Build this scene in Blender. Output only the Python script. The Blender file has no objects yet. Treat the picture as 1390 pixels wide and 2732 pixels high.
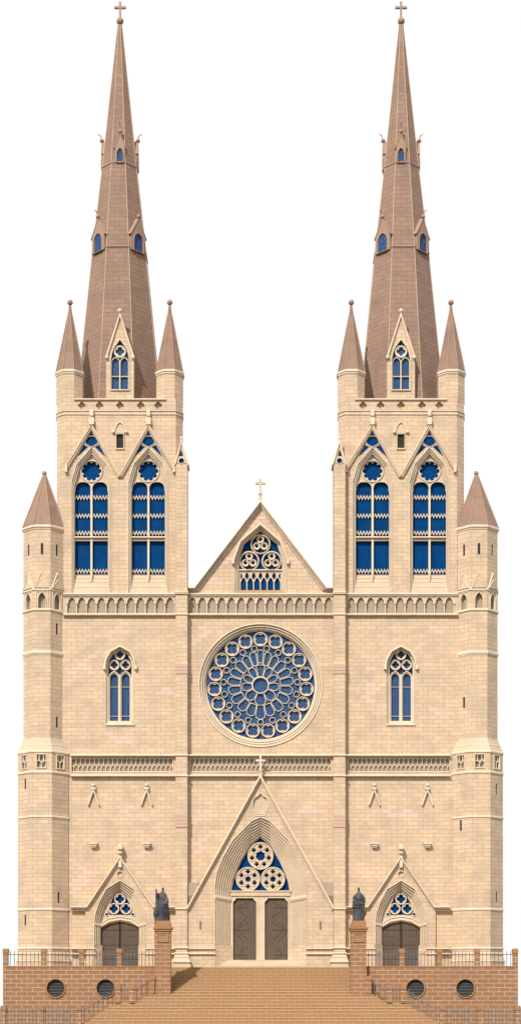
import bpy, bmesh, math, random
from mathutils import Vector, Matrix
from mathutils.geometry import tessellate_polygon
random.seed(7)
PI = math.pi
S = 0.03            # metres per photograph pixel on the facade plane
D = 135.0           # camera distance to the facade plane (y = 0)
HP = 2690.0         # horizon row
ZC = 1.44           # camera height
C = bpy.context.scene.collection
def K(y): return (D + y) / D
def X(px, y=0.0): return (px - 695.0) * S * K(y)
def Z(py, y=0.0): return ZC + (HP - py) * S * K(y)

# ------------------------------------------------------------------ materials
def newmat(name):
    m = bpy.data.materials.new(name); m.use_nodes = True
    nt = m.node_tree
    b = nt.nodes['Principled BSDF']
    b.inputs['Specular IOR Level'].default_value = 0.2
    return m, nt, b
def noise(nt, scale, detail=4.0, vec=None, rough=0.6):
    n = nt.nodes.new('ShaderNodeTexNoise'); n.inputs['Scale'].default_value = scale
    n.inputs['Detail'].default_value = detail; n.inputs['Roughness'].default_value = rough
    if vec: nt.links.new(vec, n.inputs['Vector'])
    return n
def ramp(nt, src, a, b, c0=(0,0,0,1), c1=(1,1,1,1)):
    r = nt.nodes.new('ShaderNodeValToRGB'); r.color_ramp.elements[0].position = a; r.color_ramp.elements[1].position = b
    r.color_ramp.elements[0].color = c0; r.color_ramp.elements[1].color = c1
    nt.links.new(src, r.inputs['Fac']); return r
def mix(nt, fac, a, b, mode='MIX'):
    m = nt.nodes.new('ShaderNodeMix'); m.data_type = 'RGBA'; m.blend_type = mode
    for sock, v in ((m.inputs[0], fac), (m.inputs[6], a), (m.inputs[7], b)):
        if hasattr(v, 'links') or hasattr(v, 'is_linked'): nt.links.new(v, sock)
        elif isinstance(v, (int, float)): sock.default_value = v
        else: sock.default_value = (*v, 1) if len(v) == 3 else v
    return m.outputs[2]
def pos(nt, sx=1, sy=1, sz=1):
    g = nt.nodes.new('ShaderNodeNewGeometry'); mp = nt.nodes.new('ShaderNodeMapping')
    mp.inputs['Scale'].default_value = (sx, sy, sz); nt.links.new(g.outputs['Position'], mp.inputs['Vector'])
    return mp.outputs['Vector']
def stain(nt, col, dark, amount=0.35):
    """soft weathering patches, broad and fine"""
    a = noise(nt, 1.0, 5, pos(nt, .55, .55, .9)); ra = ramp(nt, a.outputs['Fac'], .45, .72)
    f1 = nt.nodes.new('ShaderNodeMath'); f1.operation = 'MULTIPLY'; f1.inputs[1].default_value = amount
    nt.links.new(ra.outputs['Color'], f1.inputs[0])
    c = mix(nt, f1.outputs[0], col, dark)
    b = noise(nt, 1.0, 5, pos(nt, 1.6, 1.6, .35)); rb = ramp(nt, b.outputs['Fac'], .5, .75)
    f2 = nt.nodes.new('ShaderNodeMath'); f2.operation = 'MULTIPLY'; f2.inputs[1].default_value = amount * .8
    nt.links.new(rb.outputs['Color'], f2.inputs[0])
    return mix(nt, f2.outputs[0], c, dark)
def brick(name, c1, c2, mortar, dark, bw=.84, rh=.327, ms=.017, amount=.62, bump=.25, squash=1.0):
    m, nt, b = newmat(name)
    uv = nt.nodes.new('ShaderNodeUVMap'); uv.uv_map = 'UVMap'
    t = nt.nodes.new('ShaderNodeTexBrick')
    t.inputs['Scale'].default_value = 1.0; t.inputs['Brick Width'].default_value = bw; t.inputs['Row Height'].default_value = rh
    t.inputs['Mortar Size'].default_value = ms; t.inputs['Mortar Smooth'].default_value = .25
    t.inputs['Color1'].default_value = (*c1, 1); t.inputs['Color2'].default_value = (*c2, 1); t.inputs['Mortar'].default_value = (*mortar, 1)
    nt.links.new(uv.outputs['UV'], t.inputs['Vector'])
    c = stain(nt, t.outputs['Color'], dark, amount)
    nt.links.new(c, b.inputs['Base Color']); b.inputs['Roughness'].default_value = .85
    bp = nt.nodes.new('ShaderNodeBump'); bp.inputs['Strength'].default_value = bump; bp.inputs['Distance'].default_value = .03
    n = noise(nt, 3.0, 6, pos(nt)); ad = nt.nodes.new('ShaderNodeMath'); ad.operation = 'SUBTRACT'
    nt.links.new(n.outputs['Fac'], ad.inputs[0]); nt.links.new(t.outputs['Fac'], ad.inputs[1])
    nt.links.new(ad.outputs[0], bp.inputs['Height']); nt.links.new(bp.outputs['Normal'], b.inputs['Normal'])
    return m
def stone(name, col, dark, amount=.3, rough=.8, bump=.15, nsc=(3, 3, 3)):
    m, nt, b = newmat(name)
    c = stain(nt, (*col, 1), dark, amount); nt.links.new(c, b.inputs['Base Color'])
    b.inputs['Roughness'].default_value = rough
    bp = nt.nodes.new('ShaderNodeBump'); bp.inputs['Strength'].default_value = bump; bp.inputs['Distance'].default_value = .04
    n = noise(nt, 1.0, 6, pos(nt, *nsc)); nt.links.new(n.outputs['Fac'], bp.inputs['Height']); nt.links.new(bp.outputs['Normal'], b.inputs['Normal'])
    return m
MT = {}
MT['wall'] = brick('sandstone_blocks', (.572,.432,.295), (.495,.38,.263), (.42,.20,.09), (.345,.272,.203))
MT['stone'] = stone('dressed_sandstone', (.52,.40,.278), (.36,.28,.207), .45)
MT['trim'] = stone('pale_moulding_stone', (.61,.505,.375), (.45,.362,.265), .45)
MT['dimstone'] = stone('brown_shade_stone', (.33,.255,.185), (.235,.18,.132))  # shading of the arcade recesses is put into this darker brown
MT['sill'] = stone('ochre_sill_stone', (.36,.22,.09), (.28,.17,.08))
MT['pink'] = stone('pink_stone', (.60,.42,.335), (.50,.35,.275), .4)
MT['spire'] = brick('brown_spire_stone', (.275,.177,.13), (.24,.156,.118), (.19,.095,.052), (.18,.118,.088), bw=.92, rh=.39, ms=.022)
MT['spiretrim'] = stone('brown_dressed_stone', (.32,.205,.15), (.24,.155,.112))
MT['ribstone'] = stone('pale_rib_stone', (.46,.35,.26), (.36,.27,.2))
MT['slate'] = stone('brown_roof_stone', (.26,.165,.12), (.15,.095,.07), .5, nsc=(9, 9, 1.2), bump=.5)
MT['terrace'] = brick('orange_terrace_blocks', (.275,.142,.067), (.235,.122,.06), (.50,.38,.30), (.25,.13,.07), ms=.02)
MT['terracetrim'] = stone('orange_dressed_stone', (.30,.16,.078), (.23,.122,.062), .4)
MT['steps'] = brick('orange_step_stone', (.25,.135,.064), (.225,.122,.058), (.55,.42,.32), (.30,.16,.08), bw=.84, rh=.2422, ms=.012, amount=.3)
MT['iron'] = stone('grey_iron', (.13,.135,.14), (.07,.072,.075), .5, .5)
MT['louvre'] = stone('grey_louvre_slats', (.13,.13,.125), (.09,.09,.088), .4, .7)
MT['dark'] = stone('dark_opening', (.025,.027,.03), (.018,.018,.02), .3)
MT['bronze'] = stone('weathered_bronze', (.085,.082,.085), (.012,.012,.014), 1.0, .5, .8, (12, 12, 5))
MT['ground'] = stone('dark_paving', (.13,.125,.12), (.09,.088,.085))
MT['slatroof'] = stone('brown_tile_roof', (.2,.13,.1), (.14,.09,.07))
def wood():
    m, nt, b = newmat('grey_brown_oak')
    w = noise(nt, 1.0, 6, pos(nt, 14, 14, 1.2)); r = ramp(nt, w.outputs['Fac'], .3, .7, (.075,.051,.035,1), (.115,.083,.06,1))
    nt.links.new(r.outputs['Color'], b.inputs['Base Color']); b.inputs['Roughness'].default_value = .7
    return m
MT['wood'] = wood()
MT['hinge'] = stone('dark_iron_hinge', (.045,.04,.038), (.03,.03,.03))
def glass(name, lattice):
    m, nt, b = newmat(name)
    n = noise(nt, 1.2, 3, pos(nt)); r = ramp(nt, n.outputs['Fac'], .35, .7, (.0004,.032,.12,1), (.0006,.046,.16,1))
    col = r.outputs['Color']
    if lattice:
        uv = nt.nodes.new('ShaderNodeUVMap'); uv.uv_map = 'UVMap'
        sp = nt.nodes.new('ShaderNodeSeparateXYZ'); nt.links.new(uv.outputs['UV'], sp.inputs[0])
        outs = []
        for sg in (1, -1):
            a = nt.nodes.new('ShaderNodeMath'); a.operation = 'MULTIPLY'; a.inputs[1].default_value = 1/.165
            nt.links.new(sp.outputs['X'], a.inputs[0])
            v = nt.nodes.new('ShaderNodeMath'); v.operation = 'MULTIPLY_ADD'; v.inputs[1].default_value = sg/.29
            nt.links.new(sp.outputs['Y'], v.inputs[0]); nt.links.new(a.outputs[0], v.inputs[2])
            f = nt.nodes.new('ShaderNodeMath'); f.operation = 'FRACT'; nt.links.new(v.outputs[0], f.inputs[0])
            l = nt.nodes.new('ShaderNodeMath'); l.operation = 'LESS_THAN'; l.inputs[1].default_value = .05
            nt.links.new(f.outputs[0], l.inputs[0]); outs.append(l.outputs[0])
        mx = nt.nodes.new('ShaderNodeMath'); mx.operation = 'MAXIMUM'
        nt.links.new(outs[0], mx.inputs[0]); nt.links.new(outs[1], mx.inputs[1])
        col = mix(nt, mx.outputs[0], col, (.36,.40,.36))
    nt.links.new(col, b.inputs['Base Color'])
    b.inputs['Roughness'].default_value = .5; b.inputs['Specular IOR Level'].default_value = .03
    return m
MT['glass'] = glass('deep_blue_glass', False)
MT['lead'] = glass('blue_glass_with_diamond_leading', True)

# ------------------------------------------------------------------ mesh builder
def off(pts, d, closed=True):
    """offset a px polyline sideways by d (mitred)"""
    n = len(pts); out = []
    for i in range(n):
        p = Vector(pts[i]).to_2d()
        a = Vector(pts[i-1]).to_2d() if (closed or i > 0) else None
        b = Vector(pts[(i+1) % n]).to_2d() if (closed or i < n-1) else None
        ds = []
        if a is not None and (p-a).length > 1e-6: ds.append((p-a).normalized())
        if b is not None and (b-p).length > 1e-6: ds.append((b-p).normalized())
        ns = [Vector((-q.y, q.x)) for q in ds]
        m = sum(ns, Vector((0, 0)))
        if m.length < 1e-6: m = ns[0]
        m.normalize(); c = max(.35, m.dot(ns[0]))
        out.append(tuple(p + m * (d / c)))
    return out
def area(pts): return sum(pts[i-1][0]*pts[i][1]-pts[i][0]*pts[i-1][1] for i in range(len(pts)))/2
def grow(pts, d):
    q = off(pts, d); return q if abs(area(q)) > abs(area(pts)) == (d > 0) else off(pts, -d)
def grow(pts, d):
    q = off(pts, d)
    return q if (abs(area(q)) > abs(area(pts))) == (d > 0) else off(pts, -d)

class Front:
    """facade frame: image pixel at depth -> world"""
    def __call__(s, px, py, y, yref): return Vector((X(px, yref), y, Z(py, yref)))
class Face:
    """frame on a face of an eight sided shaft or spire; u in px from face middle, depth measured like the front one"""
    def __init__(s, cx, yc, ang, zref=None):
        s.xc = X(cx, yc); s.yc = yc; s.cx = cx
        s.n = Vector((math.sin(ang), -math.cos(ang), 0)); s.t = Vector((math.cos(ang), math.sin(ang), 0)); s.zref = zref
    def __call__(s, px, py, y, yref):
        zr = s.zref if s.zref is not None else yref
        p = Vector((s.xc, s.yc, 0)) + s.t * ((px - s.cx) * S * K(yref)) + s.n * (s.yc - y)
        p.z = Z(py, zr); return p
FR = Front()
class MB:
    def __init__(s, f=FR): s.v = []; s.f = []; s.F = f; s.sm = set()
    def add(s, vs, fs, smooth=False):
        o = len(s.v); s.v += [tuple(v) for v in vs]
        for f in fs:
            if smooth: s.sm.add(len(s.f))
            s.f.append([i + o for i in f])
    def slab(s, outer, y0, y1, holes=(), yref=None):
        yr = y0 if yref is None else yref
        loops = [list(outer)] + [list(h) for h in holes]
        flat = [p for l in loops for p in l]
        tris = tessellate_polygon([[Vector((p[0], p[1], 0)) for p in l] for l in loops])
        n = len(flat)
        vs = [s.F(p[0], p[1], y0, yr) for p in flat] + [s.F(p[0], p[1], y1, yr) for p in flat]
        fs = [list(t) for t in tris] + [[i + n for i in reversed(t)] for t in tris]
        o = 0
        for l in loops:
            m = len(l)
            for i in range(m):
                a, b = o+i, o+(i+1) % m
                fs.append([a, b, b+n, a+n])
            o += m
        s.add(vs, fs)
    def box(s, x0, p0, x1, p1, y0, y1): s.slab([(x0,p0),(x1,p0),(x1,p1),(x0,p1)], y0, y1)
    def stroke(s, pts, w, y0, y1, closed=False, ch=None):
        if ch is None: ch = w*.25
        L = off(pts, w/2, closed); R = off(pts, -w/2, closed); l = off(pts, w/2-ch, closed); r = off(pts, -w/2+ch, closed)
        n = len(pts); vs = []
        dm = y0 + min(.5*(y1-y0), ch*S)
        for i in range(n):
            vs += [s.F(*L[i], y1, y0), s.F(*L[i], dm, y0), s.F(*l[i], y0, y0), s.F(*r[i], y0, y0), s.F(*R[i], dm, y0), s.F(*R[i], y1, y0)]
        fs = []
        for i in range(n if closed else n-1):
            j = (i+1) % n
            for k in range(6):
                k2 = (k+1) % 6
                fs.append([i*6+k, i*6+k2, j*6+k2, j*6+k])
        if not closed: fs += [[0,1,2,3,4,5], [(n-1)*6+k for k in (5,4,3,2,1,0)]]
        s.add(vs, fs)
    def ring(s, cx, cy, ro, ri, y0, y1, n=28, ch=None, ry=None):
        rm = (ro+ri)/2; q = 1 if ry is None else ry/ro
        s.stroke([(cx+rm*math.cos(2*PI*i/n), cy+rm*q*math.sin(2*PI*i/n)) for i in range(n)], ro-ri, y0, y1, True, ch)
    def ball(s, cx, cy, r, y, seg=14):
        c = s.F(cx, cy, y, y); R = r*S*K(y); vs = []; fs = []
        m = seg//2
        for i in range(m+1):
            t = PI*i/m
            for j in range(seg):
                a = 2*PI*j/seg; vs.append((c.x+R*math.sin(t)*math.cos(a), c.y+R*math.sin(t)*math.sin(a), c.z+R*math.cos(t)))
        for i in range(m):
            for j in range(seg):
                k = (j+1) % seg; fs.append([i*seg+j, i*seg+k, (i+1)*seg+k, (i+1)*seg+j])
        s.add(vs, fs, True)
    def tube(s, a, b, ra, rb=None, n=6):
        a = Vector(a); b = Vector(b); rb = ra if rb is None else rb
        d = (b-a).normalized(); u = d.orthogonal().normalized(); w = d.cross(u)
        vs = []
        for p, r in ((a, ra), (b, rb)):
            for i in range(n):
                t = 2*PI*(i+.5)/n; vs.append(p + (u*math.cos(t)+w*math.sin(t))*r)
        fs = [[i, (i+1) % n, n+(i+1) % n, n+i] for i in range(n)] + [list(range(n))[::-1], list(range(n, 2*n))]
        s.add(vs, fs)
    def loft(s, rings, smooth=False, cap=True):
        n = len(rings[0]); vs = [v for r in rings for v in r]; fs = []
        for i in range(len(rings)-1):
            for j in range(n):
                k = (j+1) % n; fs.append([i*n+j, i*n+k, (i+1)*n+k, (i+1)*n+j])
        if cap: fs += [list(range(n))[::-1], [(len(rings)-1)*n+j for j in range(n)]]
        s.add(vs, fs, smooth)
    def octa(s, cx, yc, levels, yf, cap=True):
        """eight sided shaft: levels = [(row, half width px)], rows read on the front face at depth yf"""
        xc = X(cx, yc); rings = []
        for py, hw in levels:
            ap = hw*S*K(yc); z = Z(py, yf if not callable(yf) else yf(ap)); R = ap/math.cos(PI/8)
            rings.append([Vector((xc+R*math.sin(PI/8+PI/4*i), yc-R*math.cos(PI/8+PI/4*i), z)) for i in range(8)])
        s.loft(rings, False, cap)
    def build(s, name, mat, parent=None, smooth=False):
        lo = Vector([min(v[i] for v in s.v) for i in range(3)]); hi = Vector([max(v[i] for v in s.v) for i in range(3)])
        org = Vector(((lo.x+hi.x)/2, (lo.y+hi.y)/2, lo.z))
        me = bpy.data.meshes.new(name); me.from_pydata([tuple(Vector(v)-org) for v in s.v], [], s.f); me.update()
        bm = bmesh.new(); bm.from_mesh(me)
        bmesh.ops.recalc_face_normals(bm, faces=bm.faces)
        uvl = bm.loops.layers.uv.new('UVMap'); up = Vector((0,0,1))
        for f in bm.faces:
            nn = f.normal
            if abs(nn.z) > .94: t = Vector((1,0,0)); w = Vector((0,1,0))
            else: t = up.cross(nn).normalized(); w = up
            off0 = 0
            if abs(nn.x) > .2 and abs(nn.y) > .2: off0 = 0
            for l in f.loops:
                p = l.vert.co + org; l[uvl].uv = (p.dot(t)+off0, p.dot(w))
        bm.to_mesh(me); bm.free()
        for i, p in enumerate(me.polygons): p.use_smooth = smooth or (i in s.sm)
        me.materials.append(MT[mat])
        o = bpy.data.objects.new(name, me); C.objects.link(o)
        o['_w'] = tuple(org)
        if parent: o.parent = parent; o.location = org - Vector(parent['_w'])
        else: o.location = org
        return o
def tag(o, label, cat, group=None, kind=None):
    if label: o['label'] = label
    if cat: o['category'] = cat
    if group: o['group'] = group
    if kind: o['kind'] = kind
    return o
def thing(name, loc, label, cat, group=None):
    o = bpy.data.objects.new(name, None); C.objects.link(o); o.location = loc; o['_w'] = tuple(loc)
    o.empty_display_size = .5
    return tag(o, label, cat, group)

# ------------------------------------------------------------------ outline helpers (px)
def arch(cx, hw, bot, spr, top, n=7):
    """pointed arch outline, from bottom left up over and down to bottom right"""
    h = spr-top; R = (hw*hw+h*h)/(2*hw); out = [(cx-hw, bot)] if bot > spr else []
    a1 = math.asin(min(1, h/R))
    if R < hw: a1 = PI-a1 if h > R else a1
    L = [(cx-hw+R-R*math.cos(a1*i/n), spr-R*math.sin(a1*i/n)) for i in range(n+1)]
    L[-1] = (cx, top)
    return out + L + [(2*cx-x, y) for x, y in L[-2::-1]] + ([(cx+hw, bot)] if bot > spr else [])
def rarch(cx, hw, bot, spr, top, n=10):
    return [(cx-hw, bot)] + [(cx-hw*math.cos(PI*i/n), spr-(spr-top)*math.sin(PI*i/n)) for i in range(n+1)] + [(cx+hw, bot)]
def mir(cx, L): return L + [(2*cx-x, y) for x, y in L[::-1] if abs(x-cx) > .01]
def foil(cx, cy, r, n=4, m=8, rot=0.0, t=.5):
    d = r*t; rl = r-d
    if n > 6: d = r*.82; rl = max(r-d, d*math.sin(PI/n)*1.02)
    out = []
    for i in range(n):
        for j in range(m):
            ph = (j/(m)-.5)*2*PI/n; q = rl*rl-(d*math.sin(ph))**2
            rr = d*math.cos(ph)+math.sqrt(max(0, q)); a = rot+2*PI*i/n+ph
            out.append((cx+rr*math.sin(a), cy-rr*math.cos(a)))
    return out
def circ(cx, cy, r, n=24, ry=None): return [(cx+r*math.sin(2*PI*i/n), cy-(ry or r)*math.cos(2*PI*i/n)) for i in range(n)]
def lerp(A, B, t): return [(a[0]+(b[0]-a[0])*t, a[1]+(b[1]-a[1])*t) for a, b in zip(A, B)]
def rect(a, b, c, d): return [(a,b),(c,b),(c,d),(a,d)]

# ================================================================== CATHEDRAL
cath = thing('cathedral', (0, 5, 0), 'cream sandstone gothic cathedral front with twin brown stone spires and a round blue rose window', 'cathedral')
PX = 1390
def mx(L): return [(PX-x, y) for x, y in L]
def both(fn):
    for m in (lambda x: x, lambda x: PX-x): fn(m)

# ---------- outlines shared by wall holes and fillings
porch_out = mir(695, [(573,2600),(573,2366),(578.5,2330),(597,2285),(622,2242),(672,2191),(695,2182)])
porch_in  = mir(695, [(616,2600),(616,2386),(622,2354),(632,2327),(643,2302),(668,2258),(695,2236)])
def side_out(c): return mir(c, [(c-69,2600),(c-69,2466),(c-66,2440),(c-57,2412),(c-37,2374),(c,2351)])
def side_in(c):  return mir(c, [(c-51,2600),(c-51,2466),(c-48,2447),(c-40,2424),(c-27,2400),(c,2376)])
def win_out(c): return mir(c, [(c-37.5,1936),(c-37.5,1775),(c-35,1761),(c-24,1740),(c,1727)])
rose_c = (695, 1829)
TC = (320, 1070)            # tower centre columns
FINE = 48
# ---------- the main wall
y_wall = 0.0
holes = [circ(*rose_c, 165, 64), porch_out]
for c in TC:
    holes += [side_out(c), win_out(c)]
for a, b in ((190.5,461),(508,883),(929,1199.5)): holes.append(rect(a,2025,b,2061))
for x in (535, 855): holes.append(rect(x-3, 2460, x+3, 2482))
w = MB(); w.slab(rect(120,1640,1270,2600), 0, .95, holes); wall = w.build('facade_wall', 'wall', cath)
# porch front standing proud of the wall
def shield(g=0):
    L = mir(695, [(685,2177),(681,2165),(674,2152),(676,2138),(680,2130),(688,2126),(695,2118)])
    return grow(L, g) if g else L
pf = MB(); pf.slab([(501,2600),(501,2428),(695,2073),(889,2428),(889,2600)], -.45, .02, [porch_out, shield()], None)
porch = pf.build('porch_front', 'wall', cath)
m = MB(); m.slab(shield(3), -.3, -.1); m.build('niche_back', 'stone', porch)
m = MB(); m.stroke(shield(1.2), 2.6, -.5, -.4, True); m.stroke(shield(-3), 1.6, -.34, -.28, True); m.build('niche_frame', 'trim', porch)
# orders of the portal
N = 8
def orders(name, A, B, n, y0, dy, parent, gr=3):
    for i in range(n):
        m = MB(); a = grow(A, gr); b = lerp(A, B, (i+1)/n)
        ys = y0 + dy*(i+1)
        a = [(x, min(y, 2600)) for x, y in a]; b = [(x, y) if y < 2599 else (x, 2601) for x, y in b]
        a[0] = (a[0][0], 2600); a[-1] = (a[-1][0], 2600)
        # an open bottomed band: outer up, inner down
        m.slab(a + [(x, min(y, 2600)) for x, y in b[::-1]], ys, ys+dy*.98)
        m.build('arch_moulding', 'stone', parent)
    for i in range(n):                   # slim roll on each arris
        m = MB(); b = lerp(A, B, i/n); b = [p for p in b if p[1] < 2590]
        b = [(b[0][0], 2523)] + b + [(b[-1][0], 2523)]
        m.stroke(b, 1.9, y0+dy*i-.06, y0+dy*i+.06, ch=.5); m.build('arch_roll', 'trim', parent)
orders('o', porch_out, porch_in, N, -.45, .118, porch)
def plinth_splay(xa, xb, ya, yb, parent, deep):
    """block splayed from the wall face in to the door"""
    m = MB(); top = Z(2524); bot = Z(2600)
    vs = []
    for z in (bot, top):
        vs += [Vector((X(xa), ya, z)), Vector((X(xb), yb, z)), Vector((X(xb), deep, z)), Vector((X(xa), deep, z))]
    m.add(vs, [[0,1,2,3],[4,5,6,7],[0,1,5,4],[1,2,6,5],[2,3,7,6],[3,0,4,7]])
    return m.build('splayed_base', 'wall', parent)
for sg in (1, -1):
    f = (lambda x: x) if sg == 1 else (lambda x: PX-x)
    plinth_splay(f(573.2), f(619), -.448, .44, porch, .9)
    m = MB()
    for i in range(N):
        xa = 573 + 43/N*i; p = 2389 + 1.0*i; ys = -.45 + .115*i - .02
        a, b = sorted((f(xa+.2), f(xa+43/N-.2)))
        m.slab(rect(a, p, b, p+7), ys, ys+.2)
        m.slab(rect(a+.3, p+8.5, b-.3, p+10), ys, ys+.2)
    m.build('capital', 'trim', porch)
m = MB()
gab = [(497,2428),(503,2428),(695,2078),(887,2428),(893,2428)]
m.stroke([(500,2424),(695,2071.5),(890,2424)], 5, -.78, -.4); m.build('gable_coping', 'trim', porch)
m = MB(); m.stroke([(503,2428.5),(695,2081.5),(887,2428.5)], 4, -.60, -.4); m.build('gable_moulding', 'stone', porch)
def cross(m, cx, top, bot, arm_y, arm, w, y):
    m.slab([(cx-w,top),(cx+w,top),(cx+w,arm_y-w),(cx+arm,arm_y-w),(cx+arm,arm_y+w),(cx+w,arm_y+w),(cx+w,bot),(cx-w,bot),(cx-w,arm_y+w),(cx-arm,arm_y+w),(cx-arm,arm_y-w),(cx-w,arm_y-w)], y-.09, y+.09)
m = MB(); cross(m, 695, 2017, 2058, 2030, 13.5, 2.6, -.6); m.build('cross', 'trim', porch)
m = MB(); m.box(691,2057,699,2075,-.72,-.45); m.box(690,2054.5,700,2058.5,-.76,-.42); m.build('cross_pedestal', 'stone', porch)
# weathered ledges each side of the porch
for f in (lambda x: x, lambda x: PX-x):
    a, b = sorted((f(501), f(529)))
    m = MB(); vs = []
    for x in (a, b): vs += [Vector((X(x), .02, Z(2356))), Vector((X(x), -.35, Z(2358))), Vector((X(x), -.46, Z(2392))), Vector((X(x), .02, Z(2430)))]
    m.add(vs, [[0,1,2,3],[4,5,6,7],[0,1,5,4],[1,2,6,5],[2,3,7,6],[3,0,4,7]]); m.build('sloped_ledge', 'dimstone', cath)

# tympanum of the main door
ym = .50
m = MB(); m.slab(grow([(p[0], min(p[1], 2392)) for p in lerp(porch_out, porch_in, .97)], 1), .74, .80); ty = m.build('tympanum_glass', 'glass', cath)
discs = ((695, 2285.5, 34.6, 37, 7, 24.5, 13), (661.7, 2347.4, 32.6, 32.6, 6, 20, 8.2), (728.3, 2347.4, 32.6, 32.6, 6, 20, 8.2))
for k, (cx, cy, rx, ry, n, rr, rc) in enumerate(discs):
    smalls = [(cx+rr*1.0*math.sin(2*PI*i/n)*(.93 if n == 7 else 1), cy-rr*math.cos(2*PI*i/n)) for i in range(n)]
    m = MB(); m.slab(circ(cx, cy, rx, 36, ry), ym+.02, ym+.2, [foil(a, b, 6.2, 4, 8, 0, .55) for a, b in smalls] + [circ(cx, cy, rc, n)])
    d = m.build('tracery_disc', 'stone', cath)
    m = MB(); m.ring(cx, cy, rx-.5, rx-3, ym-.06, ym+.1, 36, ry=ry-.5); m.build('outer_ring', 'trim', d)
    for a, b in smalls:
        m = MB(); m.ring(a, b, 9.4, 7.6, ym-.04, ym+.1, 20); m.build('small_ring', 'trim', d)
m = MB(); m.box(616,2380,774,2392,ym-.1,.82); m.box(614,2377.5,776,2381,ym-.16,.82); m.build('lintel', 'stone', cath)
# doors
def door_hole(a, b): return [(a,2601.5-1.7),(a,2408),(a+7,2401),(a+8,2397),(b-8,2397),(b-7,2401),(b,2408),(b,2599.8)]
L1 = door_hole(620.5,685); L2 = door_hole(705,769.5)
m = MB(); m.slab([(612,2600.2),(612,2391),(778,2391),(778,2600.2)][::1], .5, .78, [[(x,min(y,2599)) for x,y in L1], [(x,min(y,2599)) for x,y in L2]]); fr = m.build('door_surround', 'stone', cath)
m = MB()
for L in (L1, L2): m.stroke([(x, min(y, 2590)) for x, y in L], 2.6, .45, .55)
m.build('door_moulding', 'trim', fr)
for a, b, sg in ((620,685.5,1),(704.5,770,-1)):
    m = MB(); m.box(a-1,2396,b+1,2592,.66,.75); d = m.build('main_door', 'wood', cath)
    hx = a+1 if sg == 1 else b-1
    m = MB()
    def hg(pts): m.stroke([(hx+sg*x, y) for x, y in pts], 1.1, .64, .68)
    hg([(0,2424),(39,2424)]); hg([(13,2424),(22,2418),(39,2411)]); hg([(16,2424),(22,2436),(31,2444),(45,2449)])
    hg([(0,2484.5),(45,2484.5)]); hg([(3,2484),(18,2470),(35,2454)]); hg([(13,2484),(20,2475),(34,2469),(43,2462)]); hg([(4,2485),(5,2492),(29,2515)]); hg([(14,2485),(28,2501),(41,2509)])
    hg([(0,2550.5),(40,2550.5)]); hg([(17,2550),(22,2542),(31,2533),(38,2531)]); hg([(17,2550.5),(19,2556),(28,2559.5),(40,2560)])
    m.build('strap_hinge', 'hinge', d)
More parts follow.
